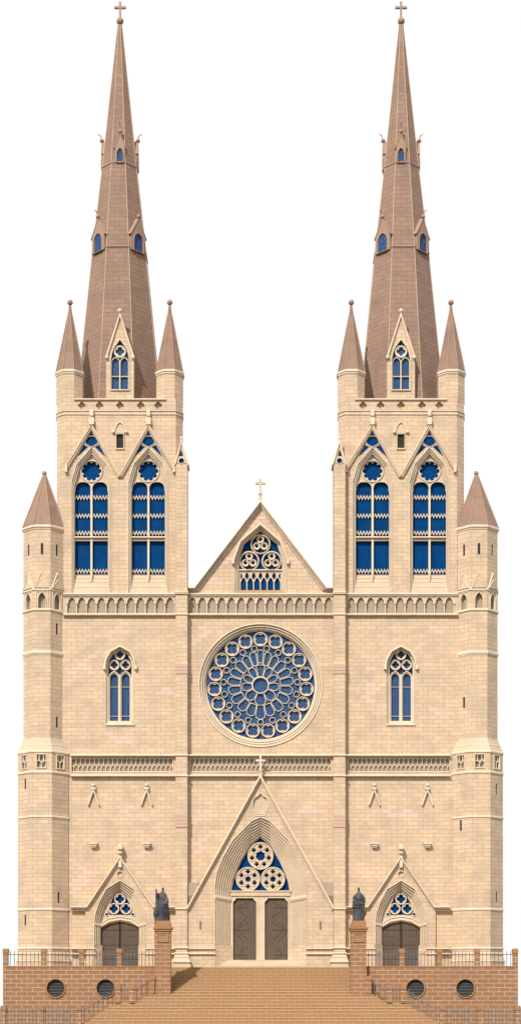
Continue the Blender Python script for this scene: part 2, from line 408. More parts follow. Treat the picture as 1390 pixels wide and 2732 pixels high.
# ---------- side portals
def side_portal(c):
    A, B = side_out(c), side_in(c)
    m = MB(); m.slab([(c-92,2600),(c-92,2432),(c,2290),(c+92,2432),(c+92,2600)], -.25, .02, [A, circ(c, 2334, 8, 24)]); g = m.build('side_porch', 'wall', cath)
    m = MB(); m.slab(circ(c,2334,9.5,24), -.12, -.02); m.build('roundel', 'stone', g)
    m = MB(); m.ring(c,2334,9.6,7.4,-.3,-.2); m.build('roundel_ring', 'trim', g)
    orders('o', A, B, 4, -.25, .14, g)
    for sg in (1,-1):
        xa, xb = (c-69.2, c-48) if sg == 1 else (c+69.2, c+48)
        plinth_splay(xa+.3*sg, xb, -.248, .36, g, .9)
        m = MB()
        for i in range(4):
            x0 = c-sg*(69-4.5*i); x1 = x0+sg*4.3; a, b = sorted((x0, x1)); p = 2464+1.2*i
            m.box(a, p, b, p+5, -.27+.14*i, 0.1+.14*i)
        m.build('capital', 'trim', g)
    xl = 188 if c < 695 else 922; xr = 468 if c < 695 else 1202
    for j, (dy, nm, mt) in enumerate(((0,'gable_coping','trim'),(4.8,'gable_moulding','stone'),(9.6,'gable_moulding','trim'))):
        m = MB(); sl = (2421-2288)/89.0
        m.stroke([(xl,2421.5+dy),(c-89-dy*.55,2421.5+dy),(c,2288+dy*1.2),(c+89+dy*.55,2421.5+dy),(xr,2421.5+dy)], 3.6, -.58+.13*j, -.2); m.build(nm, mt, g)
    m = MB(); m.box(c-4.3,2266,c+4.3,2316,-.5,-.2); m.box(c-6,2259,c+6,2266.5,-.7,-.2); m.box(c-4.8,2252.5,c+4.8,2259,-.66,-.2); m.box(c-5,2275,c+5,2278,-.7,-.2); m.build('finial', 'trim', g)
    # tympanum
    m = MB(); m.slab([(c-52,2450),(c-52,2440),(c,2372),(c+52,2440),(c+52,2450)], .56, .6); m.build('side_tympanum_glass', 'glass', cath)
    blue = mir(c, [(c-32,2443),(c-33,2436),(c-26,2412),(c-14,2390),(c,2382)]); blue = blue
    m = MB(); tip = [(c-55,2480),(c-55,2430),(c-30,2385),(c,2365),(c+30,2385),(c+55,2430),(c+55,2480),(c+30,2467),(c,2461),(c-30,2467)]
    m.slab(tip, .40, .53, [blue[:-1]+[blue[-1]], foil(c-34.5,2442,4.2,4), foil(c+34.5,2442,4.2,4)][:1] if False else [blue, ] ); t = m.build('side_tympanum', 'stone', cath)
    for a, b, r in ((c,2400.5,15),(c-16.5,2426.5,15),(c+16.5,2426.5,15)):
        m = MB(); m.slab(circ(a,b,r,28), .36, .5, [foil(a,b,11.6,4,8,0,.52)]); q = m.build('quatrefoil', 'stone', t)
        m = MB(); m.ring(a,b,r,r-2.4,.30,.4); m.build('ring', 'trim', q)
    for a in (c-34.8, c+34.8):
        m = MB(); m.slab(foil(a,2442,3.6,4), .385,.41); m.build('small_foil', 'glass', t)
        m = MB(); m.ring(a,2442,6.3,4.4,.34,.42,18); m.build('ring', 'trim', t)
    m = MB(); m.stroke([(c-53,2473),(c-30,2459),(c,2453.5),(c+30,2459),(c+53,2473)], 9, .25, .6, ch=2); m.stroke([(c-52,2466.5),(c-30,2452.5),(c,2447.5),(c+30,2452.5),(c+52,2466.5)], 2.5, .2, .5); m.build('door_arch', 'trim', t)
    for sg in (-1, 1):
        L = [(c+sg*.7,2598),(c+sg*.7,2446),(c+sg*30,2452),(c+sg*52,2464),(c+sg*52,2598)]
        m = MB(); m.slab(L, .545, .66); d = m.build('side_door', 'wood', cath)
        m = MB()
        for y in (2483.5,2523.5,2561): m.stroke([(c+sg*1,y),(c+sg*51,y)], 1.6, .52, .57)
        m.stroke([(c+sg*2,2598),(c+sg*2,2458)], 1.5, .5, .57); m.build('door_rail', 'hinge', d)
        m = MB()
        for y, k in ((2476,-6),(2499,2),(2503,-3),(2516,3),(2534,-2),(2545,4)): m.stroke([(c+sg*50,y+k*.3),(c+sg*34,y),(c+sg*20,y+k)], .9, .54, .57)
        m.build('strap_hinge', 'hinge', d)
for c in TC: side_portal(c)
# slit windows beside the main porch
for x in (535, 855):
    m = MB(); m.slab(rect(x-3,2460,x+3,2482), -.4, -.2, []); 
    m2 = MB(); m2.box(x-2.6,2460,x+2.6,2482,-.46,-.40); m2.build('slit_window', 'louvre', cath)
# ---------- lancet windows with tracery
for c in TC:
    A = win_out(c); B = [(x, y) for x, y in mir(c, [(c-31,1925),(c-31,1775),(c-29,1764),(c-20,1747),(c,1734)])]
    m = MB(); m.slab(grow(A, 1.5), .55, .62); w = m.build('lancet_window', 'lead', cath)
    m = MB(); m.slab(grow(A,2), .1, .3, [lerp(A,B,.45)]); m.build('reveal', 'stone', w)
    m = MB(); m.slab(grow(A,2), .2, .4, [B]); m.build('reveal', 'trim', w)
    hood = mir(c, [(c-40.5,1776),(c-38,1760),(c-26,1738),(c,1724)])
    m = MB(); m.stroke(hood, 5, -.22, .02); m.build('hood_mould', 'trim', w)
    for sg in (-1,1):
        m = MB(); m.box(c+sg*42-3.5,1775,c+sg*42+3.5,1786,-.26,.02); m.build('label_stop', 'trim', w)
    for a, b in ((c,1747.5),(c-15,1775),(c+15,1775)):
        m = MB(); m.slab(circ(a,b,13,28), .3,.42,[foil(a,b,9.8,4)]); q = m.build('quatrefoil', 'stone', w)
        m.v = []; 
        m = MB(); m.ring(a,b,14,11.6,.24,.4); m.build('ring', 'trim', w)
    for sg in (-1,1):
        a = c+sg*15.5
        m = MB(); m.stroke(arch(a,14.2,1926,1812,1792.5), 3, .26, .45); m.stroke(arch(a,11.8,1926,1812,1797), 2.2, .34, .5); m.build('lancet_frame', 'trim', w)
        m = MB()
        for y in (1834,1912): m.stroke([(a-12,y),(a+12,y)], 1.4, .46, .56)
        m.build('glazing_bar', 'trim', w)
    m = MB(); m.stroke([(c,1926),(c,1800)], 3.2, .22, .5); m.build('mullion', 'trim', w)
    m = MB(); m.box(c-33,1924.5,c+33,1931,.05,.5); m.box(c-38.5,1931,c+38.5,1936,-.10,.6); m.build('sill', 'trim', w)
# ---------- rose window
cx, cy = rose_c
m = MB(); m.slab(circ(cx,cy,152,64), .56,.62); rose = m.build('rose_window', 'lead', cath)
for i, (ro, ri) in enumerate(((168,159.5),(168,154),(168,148.5),(168,144.5))):
    m = MB(); m.slab(circ(cx,cy,ro,72), .06+.12*i, .06+.12*(i+1), [circ(cx,cy,ri,72)]); m.build('ring_moulding', ('stone','stone','stone','trim')[i], rose)
for i, r in enumerate((164.2, 157.2, 151.4)):
    m = MB(); m.ring(cx,cy,r+1.5,r-1.5,-.08+.12*i,.1+.12*i,72); m.build('ring_roll', 'trim', rose)
for i in range(19):
    a = 2*PI*i/19; px, py = cx+123*math.sin(a), cy-123*math.cos(a)
    m = MB(); m.slab(circ(px,py,17.5,28), .42,.52,[foil(px,py,15.3,4,8,PI/4,.49)]); q = m.build('quatrefoil', 'stone', rose)
    m = MB(); m.ring(px,py,19,17,.34,.5,28); m.build('outer_ring', 'trim', rose)
    a = 2*PI*(i+.5)/19; px, py = cx+99*math.sin(a), cy-99*math.cos(a)
    m = MB(); m.ring(px,py,8.4,6.8,.38,.52,16); m.build('small_ring', 'trim', rose)
m = MB(); m.ring(cx,cy,22.6,20,.34,.52,32); m.build('hub_ring', 'trim', rose)
def petals(name, angs, r0, r1s):
    full = angs + [360-a for a in angs[-2:0:-1]]
    rs = r1s + r1s[-2:0:-1]
    n = len(full)
    for i in range(n):
        a = full[i]; lo = (full[i-1]-(360 if i == 0 else 0)+a)/2; hi = (a+full[(i+1) % n]+(360 if i == n-1 else 0))/2
        r1 = rs[i]; g = math.degrees(1.1/r0); g1 = math.degrees(1.9/r1)
        sp = 5 if name == 'outer_petal' else 7
        pol = [(r0, lo+g), (r1-sp*1.7, lo+g1), (r1-sp*.6, lo+(a-lo)*.36), (r1, lo+(a-lo)*.72), (r1, hi-(hi-a)*.72), (r1-sp*.6, hi-(hi-a)*.36), (r1-sp*1.7, hi-g1), (r0, hi-g)]
        pts = [(cx+r*math.sin(math.radians(t)), cy-r*math.cos(math.radians(t))) for r, t in pol]
        m = MB(); m.stroke(pts, 1.7, .42, .56, True); m.build(name, 'trim', rose)
petals('inner_petal', [0,31,62,94.5,136,180], 23.5, [60,52.5,49,49,51,54])
petals('outer_petal', [0,13.5,29,46,64,81.5,100,120,140,160,180], 54, [94,90,88,88,88,88,86,86,86,86,91])
# ---------- traceried frieze
def hexcells(x0, x1, y0, y1, n):
    p = (x1-x0)/n; H = []; h = y1-y0; g = .75
    for i in range(n):
        c = x0+p*(i+.5)
        q = p/2-g
        H.append([(c-q*.55,y0+1),(c+q*.55,y0+1),(c+q,y0+h*.16),(c+q,y0+h*.40),(c+q*.15,y0+h*.58),(c-q*.15,y0+h*.58),(c-q,y0+h*.40),(c-q,y0+h*.16)])
    for i in range(n+1):
        c = x0+p*i; q = p/2-g
        L = [(c-q,y1-1),(c-q,y0+h*.66),(c-q*.25,y0+h*.49),(c+q*.25,y0+h*.49),(c+q,y0+h*.66),(c+q,y1-1)]
        if i == 0: L = [(c+1,y1-1),(c+1,y0+h*.52),(c+q*.25,y0+h*.5),(c+q,y0+h*.66),(c+q,y1-1)]
        if i == n: L = [(c-q,y1-1),(c-q,y0+h*.66),(c-q*.25,y0+h*.5),(c-1,y0+h*.52),(c-1,y1-1)]
        H.append(L)
    return H
for a, b, n in ((190.5,461,22),(508,883,31),(929,1199.5,22)):
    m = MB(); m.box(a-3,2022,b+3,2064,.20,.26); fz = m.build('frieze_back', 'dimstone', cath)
    m = MB(); m.slab(rect(a-1,2024,b+1,2062)
, .05, .11, hexcells(a,b,2025.5,2060.5,n)); m.build('frieze_tracery', 'trim', fz)
    m = MB(); m.stroke(rect(a-.5,2024.5,b+.5,2061.5), 2, -.05, .1, True); m.build('frieze_frame', 'trim', fz)
# string courses across each bay
bays = ((188,468),(500.5,889.5),(922,1202))
for py, h, d in ((2013.5,5,-.34),(2068,5,-.34),(2531,4,-.62),(2545,4,-.62)):
    for a, b in bays:
        if py > 2500:
            segs = [(501,574),(816,889)] if a == 500.5 else ([(188,253),(388,468)] if a < 400 else [(922,1002),(1137,1202)])
            dd = -.62 if a == 500.5 else -.37
        else: segs = [(a, b)]; dd = d
        for u, v in segs:
            m = MB(); m.stroke([(u,py+h/2),(v,py+h/2)], h, dd, .02, ch=1.4); m.build('string_course', 'trim', cath)
# ---------- arcade gallery
ay0, ay1 = 1582, 1642
for a, b, n, lead in ((168,468,11,5.5),(500.5,889.5,15,0),(922,1222,11,0)):
    x0, x1 = (a+10.5, b-1.5) if a < 400 else ((a, b) if a < 600 else (a+1.5, b-10.5))
    p = (x1-x0)/n
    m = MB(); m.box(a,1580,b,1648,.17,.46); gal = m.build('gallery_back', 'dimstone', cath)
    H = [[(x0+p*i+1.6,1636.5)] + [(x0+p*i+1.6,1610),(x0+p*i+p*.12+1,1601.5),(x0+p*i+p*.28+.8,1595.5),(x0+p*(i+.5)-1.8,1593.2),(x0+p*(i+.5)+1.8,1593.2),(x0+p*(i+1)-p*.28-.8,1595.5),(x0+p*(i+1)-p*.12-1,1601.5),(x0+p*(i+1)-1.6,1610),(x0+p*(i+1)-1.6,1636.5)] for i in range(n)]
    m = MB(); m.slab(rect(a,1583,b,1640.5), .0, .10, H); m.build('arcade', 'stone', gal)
    for i in range(n):
        m = MB(); h = [(q[0], q[1]) for q in H[i][1:-1]]; m.stroke(h, 1.8, -.04, .1); m.build('arch_moulding', 'trim', gal)
    for i in range(n+1):
        c = x0+p*i
        m = MB(); m.tube((X(c),-.02,Z(1637)), (X(c),-.02,Z(1611)), .045, n=8); m.box(c-2.8,1607,c+2.8,1611,-.12,.05); m.build('colonnette', 'trim', gal)
    m = MB(); m.stroke([(a,1584.5),(b,1584.5)], 5, -.13, .02, ch=1.2); m.stroke([(a,1590.3),(b,1590.3)], 1.2, -.1, .02); m.build('cornice', 'trim', gal)
    m = MB(); m.stroke([(a,1639.3),(b,1639.3)], 5.5, -.28, .02, ch=1.6); m.build('ledge', 'trim', gal)
# ---------- pilaster buttresses
def buttress(f):
    def R(a, p, b, q, y0, y1, m):
        a, b = sorted((f(a), f(b))); m.box(a, p, b, q, y0, y1)
    m = MB(); R(468.5,1236,500,2600,-.62,.9,m); b = m.build('buttress', 'wall', cath)
    for py, h, e in ((1577,4,2),(1581.5,3.5,2.5),(1636.5,4.5,1.5),(2013,5,2),(2068,5,2),(2424,4.5,2),(2528,5,2.5),(2542.5,5,3)):
        m = MB(); a, c = sorted((f(468.5-e), f(500+e))); m.stroke([(a,py+h/2),(c,py+h/2)], h, -.62-.05*e, .05, ch=1.3); m.build('band_moulding', 'trim', b)
    for k, (py, n) in enumerate(((2172,4),(1771,3))):
        m = MB()
        for i in range(n):
            a, c = sorted((f(468), f(500.5))); yy = py+9.2*i
            vs = []
            for x in (a, c): vs += [Vector((X(x,-.7), -.60, Z(yy,-.7))), Vector((X(x,-.7), -.74, Z(yy+1,-.7))), Vector((X(x,-.7), -.68, Z(yy+8.6,-.7))), Vector((X(x,-.7), -.60, Z(yy+9.2,-.7)))]
            m.add(vs, [[0,1,2,3],[4,5,6,7],[0,1,5,4],[1,2,6,5],[2,3,7,6],[3,0,4,7]])
        m.build('weathering', 'pink', b)
    # flared foot
    m = MB(); c = f(484.25)
    for (p0, h0, y0_, p1, h1, y1_) in ((2546.5,16.5,-.66,2557,21,-.8),(2558,20,-.82,2569.5,25.5,-.98)):
        vs = [Vector((X(c-h0,y0_),y0_,Z(p0,y0_))),Vector((X(c+h0,y0_),y0_,Z(p0,y0_))),Vector((X(c+h0,y0_),.3,Z(p0,y0_))),Vector((X(c-h0,y0_),.3,Z(p0,y0_))),
              Vector((X(c-h1,y1_),y1_,Z(p1,y1_))),Vector((X(c+h1,y1_),y1_,Z(p1,y1_))),Vector((X(c+h1,y1_),.3,Z(p1,y1_))),Vector((X(c-h1,y1_),.3,Z(p1,y1_)))]
        m.add(vs, [[0,1,2,3],[4,5,6,7],[0,1,5,4],[1,2,6,5],[2,3,7,6],[3,0,4,7]])
    m.box(c-22,2569.5,c+22,2575,-.86,.3); m.box(c-25,2575,c+25,2592,-.98,.3); m.build('foot', 'stone', b)
    # gablet
    g0, g1 = 484.25-17, 484.25+18.5
    F = lambda L: [(f(x), y) for x, y in L]
    m = MB(); m.slab(F([(468.5,1237),(483.8,1180),(500,1237)]), -.62, .9, [F([(477,1217),(483.8,1198),(489,1217)]), F(circ(484.2,1229,7.5,20))]); g = m.build('gablet', 'stone', b)
    m = MB(); m.box(*((472,1195,496,1236.8) if f(0) == 0 else (PX-496,1195,PX-472,1236.8)), -.45, -.4); m.v = [v for v in m.v]; 
    m = MB(); m.slab(F([(472,1237),(483.8,1194),(496,1237)]), -.5, -.45); m.build('gablet_glass', 'glass', b)
    m = MB(); m.stroke(F([(466.5,1239),(483.8,1178),(502.3,1239)]), 4, -.74, .9); m.ball(f(483.8),1168.5,4.5,-.5); m.box(f(483.8)-2.2,1171,f(483.8)+2.2,1180,-.6,-.4); m.stroke(F(circ(484.2,1229,8,20)), 1.8, -.66, -.6, True); m.build('gablet_coping', 'trim', b)
buttress(lambda x: x); buttress(lambda x: PX-x)
# ---------- towers
def tower(c):
    L = c-168; R = c+168
    wins = (c-76, c+76)
    def bo(x): return mir(x, [(x-53.5,1583),(x-53.5,1286),(x-39.5,1238),(x,1193)])
    def bi(x): return mir(x, [(x-44,1583),(x-44,1300),(x-30,1248),(x,1214)])
    holes = [bo(x) for x in wins]
    def gopen(x):
        return [[(x-5.5,1163),(x,1153.5),(x+5.5,1163)],
                [(x-8,1166.5),(x,1164.5),(x+8,1166.5),(x+15,1177),(x+13,1183),(x+2,1189),(x-2,1189),(x-13,1183),(x-15,1177)],
                [(x-20,1188),(x-11,1193),(x-36,1217)], [(x+20,1188),(x+11,1193),(x+36,1217)]]
    for x in wins: holes += [grow(q, 1.3) for q in gopen(x)]
    holes.append(rect(c-9,1157,c+9,1195))
    qx = (c-101.5,c-54.5,c,c+55.5,c+102)
    for x in qx: holes.append(foil(x,1081,10.4,4,8,0,.5))
    m = MB(); m.slab(rect(L+19,1064,R-19,1584), 0, .9, holes)
    # side and rear walls with cut corners
    yb = 9.9; pl = [(X(L+19),.0),(X(L,.57),.57),(X(L,yb-.57),yb-.57),(X(L+19,yb),yb),(X(R-19,yb),yb),(X(R,yb-.57),yb-.57),(X(R,.57),.57),(X(R-19),.0)]
    vs = [Vector((a,b,Z(1660))) for a,b in pl]+[Vector((a,b,Z(1064))) for a,b in pl]
    m.add(vs, [[i,i+1,i+9,i+8] for i in range(7)] + [[8,9,10,11,12,13,14,15]])
    tw = m.build('tower', 'wall', cath)
    # belfry windows
    for x in wins:
        A, B = bo(x), bi(x)
        m = MB(); m.slab(rect(x-52,1196,x+52,1560), .66, .7); g = m.build('belfry_window', 'glass', cath)
        m = MB(); m.slab([(x-43,1226),(x,1144),(x+43,1226),(x+36,1229),(x,1190.5),(x-36,1229)], .08, .096); m.build('gable_glass', 'glass', g)
        for i, t in enumerate((.36,.72,1.0)):
            m = MB(); a = grow(A, 2); b = lerp(A,B,t); m.slab([(q[0],min(q[1],1583.5)) for q in a]+[(q[0],min(q[1],1583.5)) for q in b[::-1]], .10+.1*i, .20+.1*i); m.build('reveal', 'stone', g)
        for i, t in enumerate((0,.36,.72)):
            m = MB(); b = lerp(A,B,t); m.stroke([(q[0],min(q[1],1583)) for q in b], 1.8, -.06+.1*i, .08+.1*i, ch=.5); m.build('arch_roll', 'trim', g)
        # head plate with lancet heads and the big foil
        head = mir(x,[(x-46,1308),(x-46,1298),(x-31,1246),(x,1210)])
        ra = arch(x+23,20.5,1308,1303,1285,6)[::-1]; la = arch(x-23,20.5,1308,1303,1285,6)[::-1]
        head = head + ra + la
        m = MB(); m.slab(head, .42, .60, [foil(x,1256.5,25,10,6,PI/10)]); m.build('head_tracery', 'stone', g)
        m = MB(); m.ring(x,1256.5,30,27,.32,.5,32); m.build('foil_ring', 'trim', g)
        m = MB()
        for s in (-1,1): m.stroke([(q[0],q[1]) for q in arch(x+s*22.5,21.3,1310,1303,1284.5,6)], 2.2, .34, .5)
        m.build('lancet_head', 'trim', g)
        m = MB(); m.box(x-2.6,1305,x+2.6,1555,.36,.66); m.build('mullion', 'trim', g)
        for py in (1327,1376,1422,1524):
            for s in (-1,1):
                a, b = sorted((x+s*3, x+s*44)); n = 10; st = (b-a)/n
                m = MB(); m.stroke([(a+st*i, py+(4.8 if i % 2 == 0 else -4.2)) for i in range(n+1)], 2.3, .50, .64, ch=.6); m.build('zigzag_band', 'trim', g)
        m = MB(); m.stroke([(x-46,1433),(x+46,1433)], 4.5, .22, .6, ch=1.2); m.build('transom', 'trim', g)
        m = MB(); m.slab([(x-46,1435.5),(x+46,1435.5),(x+44,1443.5),(x-44,1443.5)], .372, .6); m.build('transom_soffit', 'dimstone', g)
        # stepped sill
        m = MB(); pr = ((1534.5,45,.5),(1543,46.5,.4),(1553,48,.3),(1566,50.5,.18),(1583,53,.04))
        for i in range(4):
            p0, h0, y0_ = pr[i]; p1, h1, y1_ = pr[i+1]; ya = y0_; yb2 = y1_+.04
            vs = []
            for s in (-1,1): vs += [Vector((X(x+s*h0,ya),ya,Z(p0,ya))), Vector((X(x+s*h1,yb2),yb2,Z(p1,yb2))), Vector((X(x+s*h1,yb2),.7,Z(p1,yb2))), Vector((X(x+s*h0,ya),.7,Z(p0,ya)))]
            m.add(vs, [[0,1,2,3],[4,5,6,7],[0,1,5,4],[1,2,6,5],[2,3,7,6],[3,0,4,7]])
        m.build('sloped_sill', 'stone', g)
        m = MB()
        for p0, h0, y0_ in pr[:4]: m.stroke([(x-h0,p0),(x+h0,p0)], 1.5, y0_-.03, y0_+.1, ch=.3)
        m.build('sill_edge', 'trim', g)
        m = MB(); m.slab([(x-2.6,1530),(x+2.6,1530),(x,1553)], .2,.5); m.build('mullion_foot', 'trim', g)
        # gable over the window
        m = MB(); xo = 68.5 if (x < c) == True else 76; lo = (x-68.5 if x < c else x-76); ro = (x+76 if x < c else x+68.5)
        yl = 1243 if x < c else 1267; yr = 1267 if x < c else 1243
        m.stroke([(lo+2,yl+4),(x,1137),(ro-2,yr+4)], 9, -.2, .02, ch=2.2); m.build('gable_moulding', 'stone', g)
        m = MB(); m.stroke([(lo,yl),(x,1131.5),(ro,yr)], 2.4, -.28, -.1); m.build('gable_coping', 'trim', g)
        for q in gopen(x)[1:2]:
            m = MB(); m.stroke(grow(q,2.2), 1.4, -.06, .02, True); m.build('opening_frame', 'trim', g)
        m = MB(); m.box(x-6.5,1127,x+6.5,1131,-.34,.0); m.slab([(x-5,1127),(x-7,1122),(x-7,1116),(x-5,1112),(x+5,1112),(x+7,1116),(x+7,1122),(x+5,1127)], -.3, .0); m.box(x-4.6,1091,x+4.6,1108,-.3,.0); m.box(x-2.5,1108,x+2.5,1112.5,-.2,0); m.build('finial', 'trim', g)
    for s in (-1,1):
        m = MB(); a, b = sorted((c+s*147.5, c+s*141)); m.box(a,1240,b,1258,-.31,.02); m.build('label_stop', 'trim', tw)
    # louvred opening
    m = MB(); m.box(c-9.5,1156.5,c+9.5,1196,.25,.3); lv = m.build('louvred_opening', 'dark', cath)
    for i in range(8):
        z = 1158.5+4.6*i; m = MB(); vs = []
        for xx in (c-9,c+9): vs += [Vector((X(xx),.22,Z(z))),Vector((X(xx),.06,Z(z+3.2))),Vector((X(xx),.08,Z(z+4))),Vector((X(xx),.24,Z(z+.8)))]
        m.add(vs, [[0,1,2,3],[4,5,6,7],[0,1,5,4],[1,2,6,5],[2,3,7,6],[3,0,4,7]]); m.build('slat', 'louvre', lv)
    m = MB(); m.stroke(rect(c-10.8,1156.5,c+10.8,1197.5), 2.4, -.1, .05, True); m.slab(arch(c,13,1155,1147,1126), -.1, .02); m.build('frame', 'stone', lv)
    m = MB(); m.stroke([(c-15,1151),(c-12.5,1140),(c-7,1130),(c,1125),(c+7,1130),(c+12.5,1140),(c+15,1151)], 2.8, -.2, .0)
    for s in (-1,1): m.ball(c+s*17.5,1152,4.6,-.1)
    m.build('hood_mould', 'trim', lv)
    # parapet
    m = MB(); m.stroke([(c-122.5,1064),(c+122.5,1064)], 4.2, -.14, .3, ch=1); m.build('parapet_coping', 'trim', tw)
    for x in (c-101.5,c-54.5,c,c+55.5,c+102):
        m = MB(); m.box(x-12,1069,x+12,1092,.3,.36); m.build('quatrefoil', 'stone', tw)
    for py, nm in ((1094,'string_course'),(1103.5,'string_course')):
        m = MB(); h = 2.4; pts = [(L,.57),(L+19,0),(R-19,0),(R,.57)]
        za, zb = Z(py), Z(py+h); vs = []
        yb = 9.9
        path = [(X(L,1.6)-.04,1.6),(X(L,.57)-.05,.55),(X(L+19)-.03,-.07),(X(R-19)+.03,-.07),(X(R,.57)+.05,.55),(X(R,1.6)+.04,1.6)]
        inn = [(X(L+3,1.6),1.6),(X(L+3,.57),.75),(X(L+20),.1),(X(R-20),.1),(X(R-3,.57),.75),(X(R-3,1.6),1.6)]
        n = len(path)
        vs = [Vector((a,b,zb)) for a,b in path]+[Vector((a,b,za)) for a,b in path]+[Vector((a,b,za+.03)) for a,b in inn]+[Vector((a,b,zb)) for a,b in inn]
        fs = []
        for i in range(n-1):
            for k in range(4): fs.append([k*n+i,k*n+i+1,((k+1)%4)*n+i+1,((k+1)%4)*n+i])
        m.add(vs, fs); m.build(nm, 'trim', tw)
    # corner turrets with pinnacles
    for s in (-1,1):
        for yc, nm in ((1.10,0),):
            x = c+s*133; yf = yc-35*S*K(yc)
            if nm: 
                xr = X(c+s*133,1.1); x = xr/(S*K(yc))+695
            m = MB(); m.octa(x, yc, [(1069,35),(998,35)], yf); t = m.build('corner_turret', 'wall', cath)
            m = MB(); m.octa(x, yc, [(997,35),(995,36.5),(991,36.5),(990.5,38.5),(986,38.5),(984,36)], yf); m.build('cap_moulding', 'trim', t)
            m = MB(); m.octa(x, yc, [(985,35.5),(838,6.0),(814,3.0)], lambda ap: yc-ap); m.build('pinnacle_roof', 'slate', t)
            m = MB(); 
            z0, z1 = Z(985,yf), Z(838,yc-.18)
            for i in range(8):
                a = PI/8+PI/4*i; q0 = 36*S*K(yc)/math.cos(PI/8); q1 = 6*S*K(yc)/math.cos(PI/8)
                m.tube((X(x,yc)+q0*math.sin(a), yc-q0*math.cos(a), z0), (X(x,yc)+q1*math.sin(a), yc-q1*math.cos(a), z1), .05, .035, 5)
            m.build('rib', 'spiretrim', t)
            m = MB(); m.ball(x,806,7.6,yc); m.box(x-3.2,814,x+3.2,817,yc-.1,yc+.1); m.build('ball_finial', 'spiretrim', t)
    # spire
    ys = 5.04; xc = X(c,ys); kk = S*K(ys)
    prof = [(1085,113),(656,70.5),(434,45.3),(62,5.2)]
    def zf(ap): return ys-ap
    lv2 = [(py,hw) for py,hw in prof]
    m = MB(); m.octa(c, ys, lv2, zf); sp = m.build('spire', 'spire', cath)
    def pt(py, hw, i, ex=0):
        ap = hw*kk; Rr = ap/math.cos(PI/8)+ex; a = PI/8+PI/4*i
        return Vector((xc+Rr*math.sin(a), ys-Rr*math.cos(a), Z(py, ys-ap)))
    for i in range(8):
        m = MB()
        for (p0,h0),(p1,h1) in zip(prof, prof[1:]): m.tube(pt(p0,h0,i,.01), pt(p1,h1,i,.01), .032, .032 if p1 > 100 else .024, 6)
        m.build('rib', 'ribstone', sp)
    for py, hw in ((652.5,70.6),(428.5,44.6)):
        m = MB(); m.octa(c, ys, [(py+6,hw+1),(py+4.5,hw+2.6),(py+1.2,hw+2.6),(py,hw+.5)], lambda ap: ys-hw*kk); m.build('band', 'spiretrim', sp)
    m = MB(); m.ball(c+.3,54,9.6,ys,16); m.build('ball_finial', 'spiretrim', sp)
    m = MB(); cross(m, c+.3, 1, 46, 16.2, 15.7, 2.7, ys); m.build('cross', 'spiretrim', sp)
    # gabled dormers at the foot of the spire, one on each side
    for ang in (PI/2, PI, -PI/2):        # lower plain ones on the other sides
        F = Face(c, ys, ang, 1.5)
        m = MB(F); m.slab([(c-37,1085),(c-37,960),(c,921),(c+37,960),(c+37,1085)], 1.5, 3.2); d = m.build('gabled_dormer', 'wall', cath)
        m = MB(F); m.slab(arch(c,20,1050,985,948), 1.46, 1.52); m.build('dormer_glass', 'lead', d)
    for ang in (0,):
        F = FR if ang == 0 else Face(c, ys, ang, 1.1)
        m = MB(F); wo = mir(c,[(c-25.5,1039),(c-25.5,960),(c-22,940),(c-16,925),(c,903)])
        m.slab([(c-37,1085),(c-37,950),(c,838),(c+37,950),(c+37,1085)], 1.1, 3.0, [wo]); d = m.build('gabled_dormer', 'wall', cath)
        m = MB(F); m.slab(grow(wo,1), 1.36,1.4, yref=1.3); m.build('dormer_glass', 'lead', d)
        m = MB(F); m.stroke([(c-36,950),(c,837),(c+36,950)], 5, .93, 2.95, ch=1.3); m.build('gable_coping', 'trim', d)
        m = MB(F); m.ball(c,828.5,6.3,1.05); m.box(c-2,834,c+2,838,1.0,1.15)
        m.build('ball_finial', 'trim', d)
        for s in (-1,1): m = MB(F); m.ball(c+s*35.3,953,5,1.01); m.build('ball_finial', 'trim', d)
        if ang in (0,):
            m = MB(F); m.stroke(wo, 2.2, 1.03, 1.2, True); m.ring(c,937,16.4,12.4,1.14,1.34,28); m.slab(circ(c,937,14,28),1.2,1.34,[foil(c,937,12,4)]); m.build('tracery', 'trim', d)
            m = MB(F)
            for s in (-1,1): m.stroke(arch(c+s*11.8,11,1037,968,952.5), 2, 1.16, 1.35)
            m.stroke([(c,1038),(c,962)], 2.8, 1.12, 1.35); m.stroke([(c-24,1003.5),(c+24,1003.5)], 2.2, 1.18, 1.35); m.build('mullions', 'trim', d)
            m = MB(F); m.stroke([(c-26,1039.5),(c+26,1039.5)], 3, .98, 1.2); m.build('sill', 'trim', d)
    # small lucarnes: four on the diagonals, four on the faces higher up
    def lucarne(ang, cx0, hw, ybase, yeave, ytop, gw, wh, wtop, dfront, back, curl, ball_r):
        F = FR if ang == 0 else Face(c, ys, ang, dfront)
        wo = arch(c, wh, ybase-1, wtop+(ybase-wtop)*.42, wtop, 6)
        m = MB(F); m.slab([(c-hw,ybase),(c-hw,yeave),(c,ytop),(c+hw,yeave),(c+hw,ybase)], dfront, back, [wo]); d = m.build('spire_lucarne', 'spiretrim', cath)
        m = MB(F); m.slab(grow(wo,1), dfront+.06, dfront+.3); m.build('lucarne_glass', 'lead', d)
        m = MB(F); m.stroke([(c-gw,yeave+(yeave-ytop)*.06),(c,ytop-2),(c+gw,yeave+(yeave-ytop)*.06)], 2.4, dfront-.04, back); m.build('lucarne_coping', 'trim' if 0 else 'spiretrim', d)
        m = MB(F); m.stroke(grow(wo,1.4), 1.8, dfront-.06, dfront+.06, True); m.build('window_frame', 'spiretrim', d)
        m = MB(F); m.ball(c, ytop-7, ball_r, dfront); 
        p = F(c, ytop-10, dfront, dfront)
